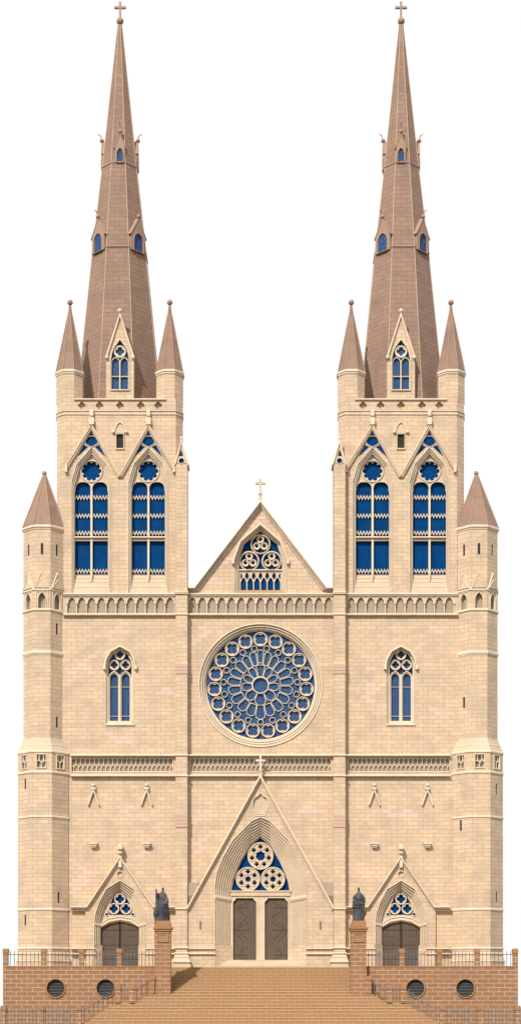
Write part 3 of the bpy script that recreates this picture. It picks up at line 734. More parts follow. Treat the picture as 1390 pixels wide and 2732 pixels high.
        q = F(c, ytop-10-curl*.7, dfront-.12, dfront); q2 = F(c, ytop-10-curl, dfront-.35, dfront)
        m.tube(p, q, .045); m.tube(q, q2, .045, .03); m.build('lucarne_finial', 'spiretrim', d)
    for k in (0, 3):
        ang = PI/4+PI/2*k
        ap = 70.5*kk
        lucarne(ang, c, 25, 660, 618, 573, 29, 15.5, 612, ys-ap-.17, ys-ap+1.4, 12, 5.6)
    for k in range(4):
        ang = PI/2*k; ap = 45.3*kk
        lucarne(ang, c, 13, 430, 390, 356, 15.5, 7.8, 393, ys-ap-.09, ys-ap+1.1, 16, 5.8)
for c in TC: tower(c)

# ---------- stair turrets at the outer corners
def stair_turret(mirror):
    cx = 119 if not mirror else PX-119
    yc = .75
    def add_slits(src, par, yf):
        for F, h, dp in src.slits:
            m = MB(F); m.slab(grow(h, .5), dp+.05, dp+.1, yref=yf); m.build('slit_window', 'dark', par)
    yfu = yc-53.3*S*K(yc); yfl = yc-67*S*K(yc)
    root = None
    def shaft(hw, segs, parent=None, yf=None):
        """segs: list of (top,bottom,{face:[px rect relative]}); faces 0..7 from the front round"""
        m = MB(); back = []
        ap = hw*S*K(yc); sideh = ap*math.tan(PI/8); kref = S*K(yf)
        slits = []
        for i in range(8):
            F = Face(cx, yc, PI/4*i, yf); hwp = sideh/kref
            depth = yc-ap
            for top, bot, H in segs:
                hs = H.get(i, []) if i in (0,1,7) else []
                hh = [[(cx+u, v) for u, v in h] for h in hs]
                for h in hh:
                    if len(h) == 4 and h[2][0]-h[0][0] < 8: slits.append((F, h, depth))
                mm = MB(F); mm.slab([(cx-hwp,top),(cx+hwp,top),(cx+hwp,bot),(cx-hwp,bot)], depth, depth+.3, hh, yref=yf); m.add([Vector(v) for v in mm.v], mm.f)
        m.slits = slits
        return m
    UP = lambda py: py
    sl = lambda u, a, b: rect(u-3.4, a, u+3.4, b)
    # face 7 = left diagonal, 0 = front, 1 = right diagonal (angles -45, 0, 45)
    upper_slits = {7: [sl(0,1449,1479)], 0: [sl(0,1449,1479)], 1: [sl(0,1449,1479)]}
    def pa(x): return [(x-11,1623.5),(x-11,1598),(x-8.5,1589),(x-3.5,1582.5),(x,1580.5),(x+3.5,1582.5),(x+8.5,1589),(x+11,1598),(x+11,1623.5)]
    archp = {i: [pa(0)] for i in (7,0,1)}
    if not mirror:
        mid = {1: [sl(0,1660,1690), sl(0,1911,1940)]}
        low = {7: [sl(1,2075,2104), sl(3,2442,2470)], 1: [sl(18,2379,2408)]}
        low = {7: [sl(4,2076,2105), sl(4,2442,2471)], 1: [sl(-5,2381,2410)]}
    else:
        mid = {7: [sl(0,1858,1887)]}
        low = {1: [sl(0,2091,2120), sl(0,2379,2408)], 7: [sl(0,2187,2216)]}
    yb = yfu
    m = shaft(53.3, [(1402,1570,upper_slits),(1570,1628,archp),(1628,1985,mid)], yf=yfu)
    t = m.build('stair_turret', 'wall', cath)
    add_slits(m, t, yfu)
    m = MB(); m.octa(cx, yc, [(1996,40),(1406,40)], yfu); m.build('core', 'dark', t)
    # arcade panels: brown back + frames
    for i in (7,0,1):
        F = Face(cx, yc, PI/4*i, yfu); dd = yc-53.3*S*K(yc)
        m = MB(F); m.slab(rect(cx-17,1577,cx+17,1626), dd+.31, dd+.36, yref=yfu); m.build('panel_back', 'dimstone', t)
        m = MB(F); m.stroke([(p[0]+cx,p[1]) for p in pa(0)], 2, dd-.07, dd+.1); m.stroke(rect(cx-15.5,1578,cx+15.5,1624.5), 1.8, dd-.06, dd+.05, True); m.build('panel_frame', 'trim', t)
        hw = 19.5
        m = MB(F); m.slab([(cx-hw,1569),(cx,1526),(cx+hw,1569)], dd-.06, dd+.1, yref=yfu); m.slab([(cx-hw,1569),(cx,1544),(cx+hw,1569)], dd-.14, dd+.1, yref=yfu); m.build('gablet', 'stone', t)
        m = MB(F); m.stroke([(cx-hw,1569),(cx,1526),(cx+hw,1569)], 1.6, dd-.12, dd+.05); m.stroke([(cx-hw+1,1569),(cx,1544),(cx+hw-1,1569)], 1.3, dd-.17, dd+.05); m.build('gablet_edge', 'trim', t)
    for lv in ([(1576,53),(1575,56),(1570,56),(1568.5,54)], [(1630,53),(1629,56),(1624.5,56),(1623,54)], [(1748,53),(1747,54.5),(1744,54.5),(1743.5,56),(1738,56),(1736,54)],
               [(1412,53),(1411,55),(1407,55),(1406.5,57.5),(1402,57.5),(1400,55)]):
        m = MB(); m.octa(cx, yc, lv, yfu); m.build('band', 'trim', t)
    m = MB(); m.octa(cx, yc, [(1401,55.5),(1266,4)], lambda ap: yc-ap); m.build('turret_roof', 'slate', t)
    m = MB(); z0, z1 = Z(1401,yfu), Z(1268,yc-.13)
    for i in range(8):
        a = PI/8+PI/4*i; q0 = 56*S*K(yc)/math.cos(PI/8); q1 = 4.6*S*K(yc)/math.cos(PI/8)
        m.tube((X(cx,yc)+q0*math.sin(a), yc-q0*math.cos(a), z0), (X(cx,yc)+q1*math.sin(a), yc-q1*math.cos(a), z1), .055, .04, 5)
    m.build('rib', 'spiretrim', t)
    m = MB(); m.ball(cx-.5,1262.5,6.2,yc); m.build('ball_finial', 'spiretrim', t)
    # weathered offset
    m = MB(); m.octa(cx, yc, [(2004,68),(1986,60),(1970,53.4)], lambda ap: yc-ap); m.build('weathered_offset', 'stone', t)
    m = MB(); m.octa(cx, yc, [(1989,61.5),(1987.5,62),(1986,60)], lambda ap: yc-ap); m.octa(cx, yc, [(1973,54.5),(1971.5,55),(1970,53.4)], lambda ap: yc-ap); m.build('offset_edge', 'trim', t)
    # lower stage
    pn = lambda: rect(-12.5,2013.5,12.5,2050)
    panels = {i: [pn()] for i in (7,0,1)}
    m = shaft(67, [(2003,2056,panels),(2056,2600,low)], yf=yfl); t2 = m.build('turret_base', 'wall', cath)
    add_slits(m, t2, yfl)
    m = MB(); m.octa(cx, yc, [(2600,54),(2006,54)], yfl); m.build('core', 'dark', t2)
    dl = yc-67*S*K(yc)
    for i in (7,0,1):
        F = Face(cx, yc, PI/4*i, yfl)
        m = MB(F); m.slab(rect(cx-14,2012,cx+14,2052), dl+.26, dl+.32, yref=yfl); m.build('panel_back', 'dimstone', t2)
        m = MB(F); m.slab(rect(cx-13,2013,cx+13,2050.5), dl+.02, dl+.12, hexcells3(cx)); m.stroke(rect(cx-13,2013,cx+13,2050.5), 2, dl-.06, dl+.05, True); m.build('panel_tracery', 'trim', t2)
    for lv in ([(2009,67),(2008,69),(2004,69),(2002,67.5)], [(2064,67),(2063,69),(2059,69),(2057,67.5)], [(2183,67),(2182,69),(2178.5,69),(2177,67.5)], [(2431,67),(2430,69),(2426,69),(2424.5,67.5)],
               [(2534.5,67),(2533.5,69),(2530,69),(2528.5,67.5)], [(2549,67),(2548,69),(2544.5,69),(2543,67.5)]):
        m = MB(); m.octa(cx, yc, lv, yfl); m.build('band', 'trim', t2)
    m = MB(); m.octa(cx, yc, [(2600,71.5),(2566,71),(2549,67.3)], yfl); m.build('flared_foot', 'wall', t2)
    m = MB(); m.octa(cx, yc, [(2568,71.5),(2567,73),(2564,73),(2563,71)], yfl); m.build('band', 'trim', t2)
def hexcells3(cx):
    y0, y1 = 2014, 2049.5; h = y1-y0; c = cx
    L = [[(c-3,y0+1.5),(c+3,y0+1.5),(c+5,y0+7),(c+5,y0+14),(c,y0+19),(c-5,y0+14),(c-5,y0+7)],
         [(c-11.5,y1-1),(c-11.5,y0+18),(c-6,y0+16),(c-1,y0+21),(c-1,y1-1)], [(c+1,y1-1),(c+1,y0+21),(c+6,y0+16),(c+11.5,y0+18),(c+11.5,y1-1)],
         [(c-11.5,y0+2),(c-5,y0+2),(c-7,y0+7),(c-7,y0+13.5),(c-11.5,y0+16)], [(c+5,y0+2),(c+11.5,y0+2),(c+11.5,y0+16),(c+7,y0+13.5),(c+7,y0+7)]]
    return L
stair_turret(False); stair_turret(True)

# ---------- centre gable
hole = mir(695,[(626,1583),(626,1492),(629,1482),(643,1447),(695,1402)])
m = MB(); m.slab([(500.5,1584),(500.5,1570),(521,1570),(695,1344),(869,1570),(889.5,1570),(889.5,1584)], 0, .9, [[(p[0],min(p[1],1583)) for p in hole]]); gb = m.build('nave_gable', 'wall', cath)
for j, (dy, mt) in enumerate(((0,'trim'),(4.4,'stone'),(8.8,'trim'))):
    m = MB(); m.stroke([(500.5,1568+dy*.6),(519+dy*1.1,1568+dy*.6),(695,1337+dy*1.35),(871-dy*1.1,1568+dy*.6),(889.5,1568+dy*.6)], 3.3, -.46+.15*j, .6); m.build('coping_moulding', mt, gb)
m = MB(); cross(m, 695, 1277, 1316, 1288.7, 13.5, 3.0, .0); m.build('cross', 'stone', gb)
m = MB(); m.box(691,1315,699,1342,-.14,.14); m.box(690,1314,700,1318,-.18,.18); m.build('cross_pedestal', 'stone', gb)
inner = mir(695,[(638,1583),(638,1493),(640,1484),(652,1452),(695,1418)])
m = MB(); m.slab([(635,1583),(635,1492),(650,1450),(695,1413),(740,1450),(755,1492),(755,1583)], .62, .66); gw = m.build('gable_window', 'glass', cath)
for i in range(4):
    m = MB(); a = grow(hole, 2); b = lerp(hole, inner, (i+1)/4); m.slab([(q[0],min(q[1],1583.5)) for q in a]+[(q[0],min(q[1],1583.5)) for q in b[::-1]], .08+.09*i, .17+.09*i); m.build('reveal', 'stone', gw)
    m = MB(); b = lerp(hole, inner, i/4); m.stroke([(q[0],min(q[1],1582)) for q in b], 1.6, -.05+.09*i, .08+.09*i, ch=.4); m.build('arch_roll', 'trim', gw)
m = MB(); m.stroke(mir(695,[(623.5,1493),(627,1482),(641,1444),(695,1397.5)]), 5, -.26, .02); m.build('hood_mould', 'trim', gw)
for x in (622, 768):
    m = MB(); m.box(x-3.2,1492,x+3.2,1503.5,-.3,.02); m.build('label_stop', 'trim', gw)
for a, b in ((695,1452),(665,1497),(725,1497)):
    m = MB(); m.ring(a,b,27,23,.36,.6,36); q = m.build('circle_tracery', 'stone', gw); m = MB(); m.ring(a,b,25.5,23.5,.30,.4,36); m.build('ring_roll', 'trim', gw)
    for u, v in ((0,-12.7),(-10.2,5),(10.2,5)):
        m = MB(); m.slab(circ(a+u,b+v,9,20), .46,.58,[foil(a+u,b+v,5.4,4)]); m.ring(a+u,b+v,9.7,7.3,.38,.56,20); m.build('small_circle', 'trim', gw)
m = MB(); m.slab([(637,1524),(753,1524),(753,1519),(637,1519)], .4,.6); m.stroke([(637,1521),(753,1521)], 3, .3, .5); m.build('transom', 'trim', gw)
H = []; p = 18.05; x0 = 695-3*p
for i in range(6):
    x = x0+p*(i+.5); H.append([(x-7.3,1576),(x-7.3,1554),(x-3,1543.5),(x,1541.5),(x+3,1543.5),(x+7.3,1554),(x+7.3,1576)])
for i in range(7):
    x = x0+p*i
    H.append([(x-2,1528.5),(x+2,1528.5),(x+5.8,1538),(x+1,1546.5),(x-1,1546.5),(x-5.8,1538)] if 0 < i < 6 else ([(x+1,1528.5),(x+6,1535),(x+6,1540),(x+1,1547)] if i == 0 else [(x-1,1528.5),(x-1,1547),(x-6,1540),(x-6,1535)]))
m = MB(); m.slab(rect(636,1524.5,754,1578), .44, .6, H); m.build('lancet_tracery', 'stone', gw)
for i in range(7):
    x = x0+p*i; m = MB(); m.stroke([(x,1577),(x,1556),(x,1549)], 1.6, .38,.5); m.build('mullion', 'trim', gw)
m = MB(); vs = []
for s in (-1,1): vs += [Vector((X(695+s*57,.4),.4,Z(1575,.4))),Vector((X(695+s*69),-.02,Z(1582))),Vector((X(695+s*69),.6,Z(1582))),Vector((X(695+s*57,.4),.6,Z(1575,.4)))]
m.add(vs, [[0,1,2,3],[4,5,6,7],[0,1,5,4],[1,2,6,5],[2,3,7,6],[3,0,4,7]]); m.build('sill', 'sill', gw)

# ---------- the "A" finials and corbels in the side bays
for c in TC:
    for s in (-1,1):
        x = c+s*71
        m = MB(); m.ball(x,2096,5,-.2); m.box(x-5.8,2101.5,x+5.8,2107.5,-.28,.0); m.stroke([(x-14.5,2149),(x,2108),(x+14.5,2149)], 4, -.24, .0); m.build('wall_finial', 'trim', cath)
        m = MB(); m.box(x-10.5,2249,x+10.5,2253.5,-.42,0); m.slab([(x-9.5,2254),(x+9.5,2254),(x+8.2,2259),(x-8.2,2259)], -.34, 0); m.slab([(x-7.5,2259.6),(x+7.5,2259.6),(x+6.5,2263),(x-6.5,2263)], -.26, 0); m.build('corbel', 'trim', cath)
# ---------- pink replacement blocks laid on the block grid
def pinks(cells, y=0.0, wallref=0.0):
    m = MB(); seen = set()
    for px, py in cells:
        u = X(px, y); v = Z(py, y); r = math.floor(v/.327); o = .42 if r % 2 == 0 else 0
        n = math.floor((u+o)/.84)
        if (n, r) in seen: continue
        seen.add((n, r)); a = n*.84-o+.014; b = (n+1)*.84-o-.014; z0 = r*.327+.014; z1 = (r+1)*.327-.014
        vs = [Vector((x_, y_, z_)) for y_ in (y-.005, y+.01) for x_, z_ in ((a,z0),(b,z0),(b,z1),(a,z1))]
        m.add(vs, [[0,1,2,3],[4,5,6,7],[0,1,5,4],[1,2,6,5],[2,3,7,6],[3,0,4,7]])
    return m.build('pink_block_patch', 'pink', cath)
pinks([(320,1669),(305,1680),(290,1691),(318,1691)]); pinks([(234,1757),(222,1768),(200,1779),(228,1779),(195,1790)])
pinks([(430,1840),(445,1851),(452,1840),(425,1851)]); pinks([(290,1955),(318,1966),(335,1977),(300,1966)])
pinks([(345,2152),(330,2163),(345,2174),(370,2174),(388,2185)]); pinks([(390,2273),(375,2284)]); pinks([(222,2318),(235,2329),(222,2340),(205,2351),(230,2351),(198,2362),(222,2362),(205,2373)])
pinks([(430,2329),(446,2340)]); pinks([(528,1680),(542,1691),(528,1702),(552,1702)])
pinks([(990,1779)]); pinks([(975,1830),(990,1841),(975,1852),(985,1863),(975,1874)]); pinks([(1145,1680),(1160,1691)]); pinks([(1150,1890),(1165,1901),(1180,1912),(1190,1901)])
pinks([(1052,2152),(1030,2163),(1045,2174),(1070,2174),(1090,2163),(1105,2174)]); pinks([(985,2329),(975,2340),(960,2329)]); pinks([(1165,2350),(1180,2361)])
pinks([(556,2163),(540,2174),(558,2174),(530,2185)]); pinks([(535,2240),(525,2251),(545,2262),(530,2273)]); pinks([(822,2152),(805,2163),(835,2163),(862,2163)])
pinks([(690,1376),(690,1387),(680,1398)]); pinks([(603,1486),(596,1497)]); pinks([(575,1542),(562,1553),(590,1553)]); pinks([(785,1486),(800,1497)])
# ---------- body of the church behind the front
m = MB(); yb = 55
m.slab([(505,2600),(505,1600),(530,1585),(695,1366),(860,1585),(885,1600),(885,2600)], .92, yb, [], yref=.92); m.slab(rect(150,2600,1240,1646), .96, 9.9, [], yref=.96)
m.build('nave_walls', 'wall', cath)
m = MB(); m.slab([(522,1590),(522,1582),(695,1357),(868,1582),(868,1590),(695,1366)], .94, yb+.3, [], yref=.94); m.build('nave_roof', 'slatroof', cath)
m = MB(); m.slab([(250,2600),(250,2020),(500,1900),(890,1900),(1140,2020),(1140,2600)], 9.95, yb-1, [], yref=1); m.build('aisle_walls', 'wall', cath)
# ================================================================== TERRACE, STEPS, RAILINGS
RIS, TR, Y0 = .1213, .30, -2.7
PLAT = Z(2585)
NST = 38
def sy(i): return Y0 - TR*i           # riser plane of step i (top of step i lies behind it)
def sz(i): return PLAT - RIS*i
# image row of a step nosing
def row(i): return HP-(sz(i)-ZC)/(S*K(sy(i)))
i_ped = min(range(NST), key=lambda i: abs(row(i)-2653))
i_mid = min(range(NST), key=lambda i: abs(row(i)-2677))
def left_edge(i):
    r = row(i)
    if i <= i_ped: return 452
    if r < 2676.5: return 398+(359-398)*(r-2652)/(24)
    if r < 2734: return 307+(218-307)*(r-2677)/(55)
    return 212
st = MB()
RY = .4
for i in range(NST):
    y = sy(i); l = X(left_edge(i), y); r = -l
    z1 = sz(i); z0 = z1-RIS if i < NST-1 else -.02
    yb = Y0+.5
    st.add([Vector(v) for v in ((l,y,z0-.4 if i < NST-1 else z0),(r,y,z0-.4 if i < NST-1 else z0),(r,yb,z0-.4 if i < NST-1 else z0),(l,yb,z0-.4 if i < NST-1 else z0),(l,y,z1),(r,y,z1),(r,yb,z1),(l,yb,z1))],
           [[0,1,2,3],[4,5,6,7],[0,1,5,4],[1,2,6,5],[2,3,7,6],[3,0,4,7]])
steps = st.build('stone_staircase', 'steps')
tag(steps, 'wide flight of orange brown stone steps rising between the two statue pedestals', 'steps')
# pale nosings of each tread
ns = MB()
for i in range(NST):
    y = sy(i); l = X(left_edge(i), y)+.01; z1 = sz(i)
    ns.add([Vector(v) for v in ((l,y-.014,z1-.045),(-l,y-.014,z1-.045),(-l,y+.1,z1-.045),(l,y+.1,z1-.045),(l,y-.01,z1+.004),(-l,y-.01,z1+.004),(-l,y+.1,z1+.004),(l,y+.1,z1+.004))], [[0,1,2,3],[4,5,6,7],[0,1,5,4],[1,2,6,5],[2,3,7,6],[3,0,4,7]])
MT['nosing'] = stone('pale_step_edge', (.40,.24,.115), (.31,.18,.085))  # highlight along the tread edges is put into this paler colour
ns.build('step_edges', 'nosing', steps)
steps['_w'] = tuple(steps.location)
# door steps
ds = MB()
for i in range(6):
    py0 = 2564+3.6*i; hw = 88+5.8*i; y = -.95-.28*i
    zt = PLAT+.615*(1-i/6); ds.add([Vector(v) for v in ((X(695-hw,y),y,PLAT-.05),(X(695+hw,y),y,PLAT-.05),(X(695+hw,y),.6,PLAT-.05),(X(695-hw,y),.6,PLAT-.05),(X(695-hw,y),y,zt),(X(695+hw,y),y,zt),(X(695+hw,y),.6,zt),(X(695-hw,y),.6,zt))], [[0,1,2,3],[4,5,6,7],[0,1,5,4],[1,2,6,5],[2,3,7,6],[3,0,4,7]])
    ds.add([Vector(v) for v in ((X(695-hw,y),y-.03,zt-.035),(X(695+hw,y),y-.03,zt-.035),(X(695+hw,y),y+.05,zt-.035),(X(695-hw,y),y+.05,zt-.035),(X(695-hw,y),y-.03,zt+.004),(X(695+hw,y),y-.03,zt+.004),(X(695+hw,y),y+.05,zt+.004),(X(695-hw,y),y+.05,zt+.004))], [[0,1,2,3],[4,5,6,7],[0,1,5,4],[1,2,6,5],[2,3,7,6],[3,0,4,7]])
tag(ds.build('door_steps', 'trim'), 'short flight of six cream steps up to the middle double door', 'steps')
# platform in front of the doors
YT = -7.4                                  # face of the terrace walls
pl = MB(); zt = PLAT
xl = X(8,YT)
pl.add([Vector(v) for v in ((X(40),0,-.5),(X(1350),0,-.5),(X(1350),60,-.5),(X(40),60,-.5),(X(40),0,zt-.006),(X(1350),0,zt-.006),(X(1350),60,zt-.006),(X(40),60,zt-.006))], [[0,1,2,3],[4,5,6,7],[0,1,5,4],[1,2,6,5],[2,3,7,6],[3,0,4,7]])
pl.add([Vector(v) for v in ((-7.3,Y0+.4,-.5),(7.3,Y0+.4,-.5),(7.3,0.01,-.5),(-7.3,0.01,-.5),(-7.3,Y0+.4,zt-.004),(7.3,Y0+.4,zt-.004),(7.3,.01,zt-.004),(-7.3,.01,zt-.004))], [[0,1,2,3],[4,5,6,7],[0,1,5,4],[1,2,6,5],[2,3,7,6],[3,0,4,7]])
plat = pl.build('paved_platform', 'ground'); tag(plat, None, None, None, 'structure')
def terrace(f, lab):
    m = MB(); a = 8; b = 430
    L, R = sorted((f(a), f(b)))
    vents = [(148.3, 2639.4), (281.5, 2639.4)]
    m.slab(rect(L,2580,R,2760), YT, YT+.5, [circ(f(x),y,24,36) for x, y in vents])
    # solid fill behind up to the church
    x0, x1 = X(L,YT), X(R,YT)
    zt = Z(2580,YT)
    m.add([Vector(v) for v in ((x0,YT+.5,-.4),(x1,YT+.5,-.4),(x1,.3,-.4),(x0,.3,-.4),(x0,YT+.5,zt),(x1,YT+.5,zt),(x1,.3,zt),(x0,.3,zt))], [[0,1,2,3],[4,5,6,7],[0,1,5,4],[1,2,6,5],[2,3,7,6],[3,0,4,7]])
    t = m.build('terrace_wall', 'terrace'); tag(t, lab, 'terrace wall', 'terrace walls flanking the steps')
    m = MB(); m.stroke([(L,2581),(R,2581)], 3, YT-.03, YT+.3, ch=.6); m.build('wall_coping', 'terracetrim', t)
    for x, y in vents:
        m = MB(); m.slab(circ(f(x),y,25,36), YT+.38, YT+.42); v = m.build('round_vent', 'dark', t)
        m = MB(); m.ring(f(x),y,27,23.4,YT-.09,YT+.12,40); m.build('vent_rim', 'terracetrim', v)
        for i in range(12):
            yy = y-23+4*i; h = math.sqrt(max(4, 24.5**2-(yy+1-y)**2)); mm = MB(); vs = []
            for xx in (f(x)-h, f(x)+h): vs += [Vector((X(xx,YT),YT+.28,Z(yy,YT))),Vector((X(xx,YT),YT+.12,Z(yy+2.5,YT))),Vector((X(xx,YT),YT+.14,Z(yy+3.1,YT))),Vector((X(xx,YT),YT+.30,Z(yy+.6,YT)))]
            mm.add(vs, [[0,1,2,3],[4,5,6,7],[0,1,5,4],[1,2,6,5],[2,3,7,6],[3,0,4,7]]); mm.build('slat', 'louvre', v)
    return t
terrace(lambda x: x, 'orange brown block terrace wall with two round louvred vents, left of the steps')
terrace(lambda x: PX-x, 'orange brown block terrace wall with two round louvred vents, right of the steps')
# pedestals
def pedestal(cx, lab):
    y = -7.95; zb = sz(i_ped)
    pb = HP-(zb-ZC)/(S*K(y))
    m = MB(); m.box(cx-21,2486,cx+21,pb+8,y,y+1.16); p = m.build('statue_pedestal', 'terrace')
    tag(p, lab, 'pedestal', 'pedestals carrying the statues')
    m = MB(); m.box(cx-17.5,2458,cx+20-1,2465.5,y+.06,y+1.1); m.box(cx-20.5,2465.5,cx+20.5,2474.6,y-.04,y+1.2); m.build('plinth', 'terracetrim', p)
    m = MB(); m.box(cx-26,2475,cx+26,2480,y-.17,y+1.33); m.box(cx-23,2480.4,cx+23,2486,y-.09,y+1.25); m.build('cornice', 'terracetrim', p)
    m = MB(); m.box(cx-14.5,2491,cx+15,2515,y-.02,y+.02); q = m.build('panel', 'terracetrim', p)
    m = MB(); m.stroke(rect(cx-14.3,2491,cx+14.8,2515), 2, y-.09, y, True); m.stroke(rect(cx-10.5,2495,cx+11,2511), 2, y-.07, y, True); m.build('panel_frame', 'nosing', p)
PL = 434; PR = 957
pedestal(PL, 'tall orange block pedestal with a square panel under the statue that raises a hand')
pedestal(PR, 'tall orange block pedestal with a square panel under the statue wearing a pointed mitre')
# ---------- railings
def post(m_parent, x, ytop, ybot, y, w=6.6):
    m = MB(); m.box(x-w,ytop+11,x+w,ybot,y-.2,y+.2); p = m.build('post', 'terrace', m_parent)
    m = MB(); m.slab(rect(x-w-1.1,ytop+2,x+w+1.1,ytop+11.5), y-.24, y+.24); m.slab(rect(x-w-.2,ytop,x+w+.2,ytop+2.1), y-.21, y+.21); m.build('post_cap', 'terracetrim', p)
def bay(parent, a, b, ra, rb, ba, bb, y, n, up=9, yb=None):
    """rail from (a,ra) to (b,rb), bars down to ba..bb; y may run to yb"""
    yb = y if yb is None else yb
    A = Vector((X(a,y),y,Z(ra,y))); B = Vector((X(b,yb),yb,Z(rb,yb)))
    m = MB(); m.tube(A, B, .03, n=6); r = m.build('rail', 'iron', parent)
    for i in range(n):
        t = (i+.6)/(n+.2); xx = A.lerp(B, t); yy = y+(yb-y)*t
        zb = Z(ba+(bb-ba)*t, yy); top = xx.z+up*S*K(yy)
        m = MB(); m.tube((xx.x,xx.y,zb), (xx.x,xx.y,top-.05), .026, n=6); m.tube((xx.x,xx.y,top-.05), (xx.x,xx.y,top), .026, .008, n=6)
        m.build('bar', 'iron', r)
def fence(lab, group, x, z0, y):
    return thing('iron_railing', (X(x,y), y, z0), lab, 'railing', group)
G = 'iron railings with block posts'
for f, side in ((lambda x: x, 'left'), (lambda x: PX-x, 'right')):
    y = YT+.22; r = fence('grey iron railing with square block posts topping the %s terrace wall' % side, G, f(210), Z(2580,y), y)
    ps = (14.5,115.8,216.8,317.5)
    for x in ps: post(r, f(x), 2533, 2580, y)
    for a, b, n in ((21,109,8),(122.5,210,9),(223.5,311,9),(324,413,9)):
        bay(r, f(a), f(b), 2548.7, 2548.7, 2580, 2580, y, n, 10)
    y = -13.4; r = fence('grey iron railing with block posts standing on the street before the %s terrace wall' % side, G, f(110), 0, y)
    gz = HP+ZC/(S*K(y))
    for x in (8,109,210): post(r, f(x), 2686, gz, y)
    for a, b in ((14.5,102.5),(115.5,203.5)): bay(r, f(a), f(b), 2701.5, 2701.5, gz, gz, y, 9, 10)
    # along the stair side
    yA = -13.4; 
    y1 = sy(i_mid)+.05; zb1 = row(i_mid)
    y2 = sy(i_ped)-.1
    r = fence('stepped iron railing with three block posts climbing the %s edge of the steps' % side, G, f(300), sz(i_mid), y1)
    post(r, f(313.5), 2630, 2678, y1); post(r, f(351.5), 2630, 2678, y1); post(r, f(405.5), 2606, 2654, y2)
    bay(r, f(217), f(307), 2702, 2644, 2731, 2680, yA, 7, 9, yb=y1)
    bay(r, f(320), f(345), 2645.5, 2645.5, 2677, 2677, y1, 3, 10)
    bay(r, f(358), f(399), 2646, 2622, 2676, 2654, y1, 3, 9, yb=y2)

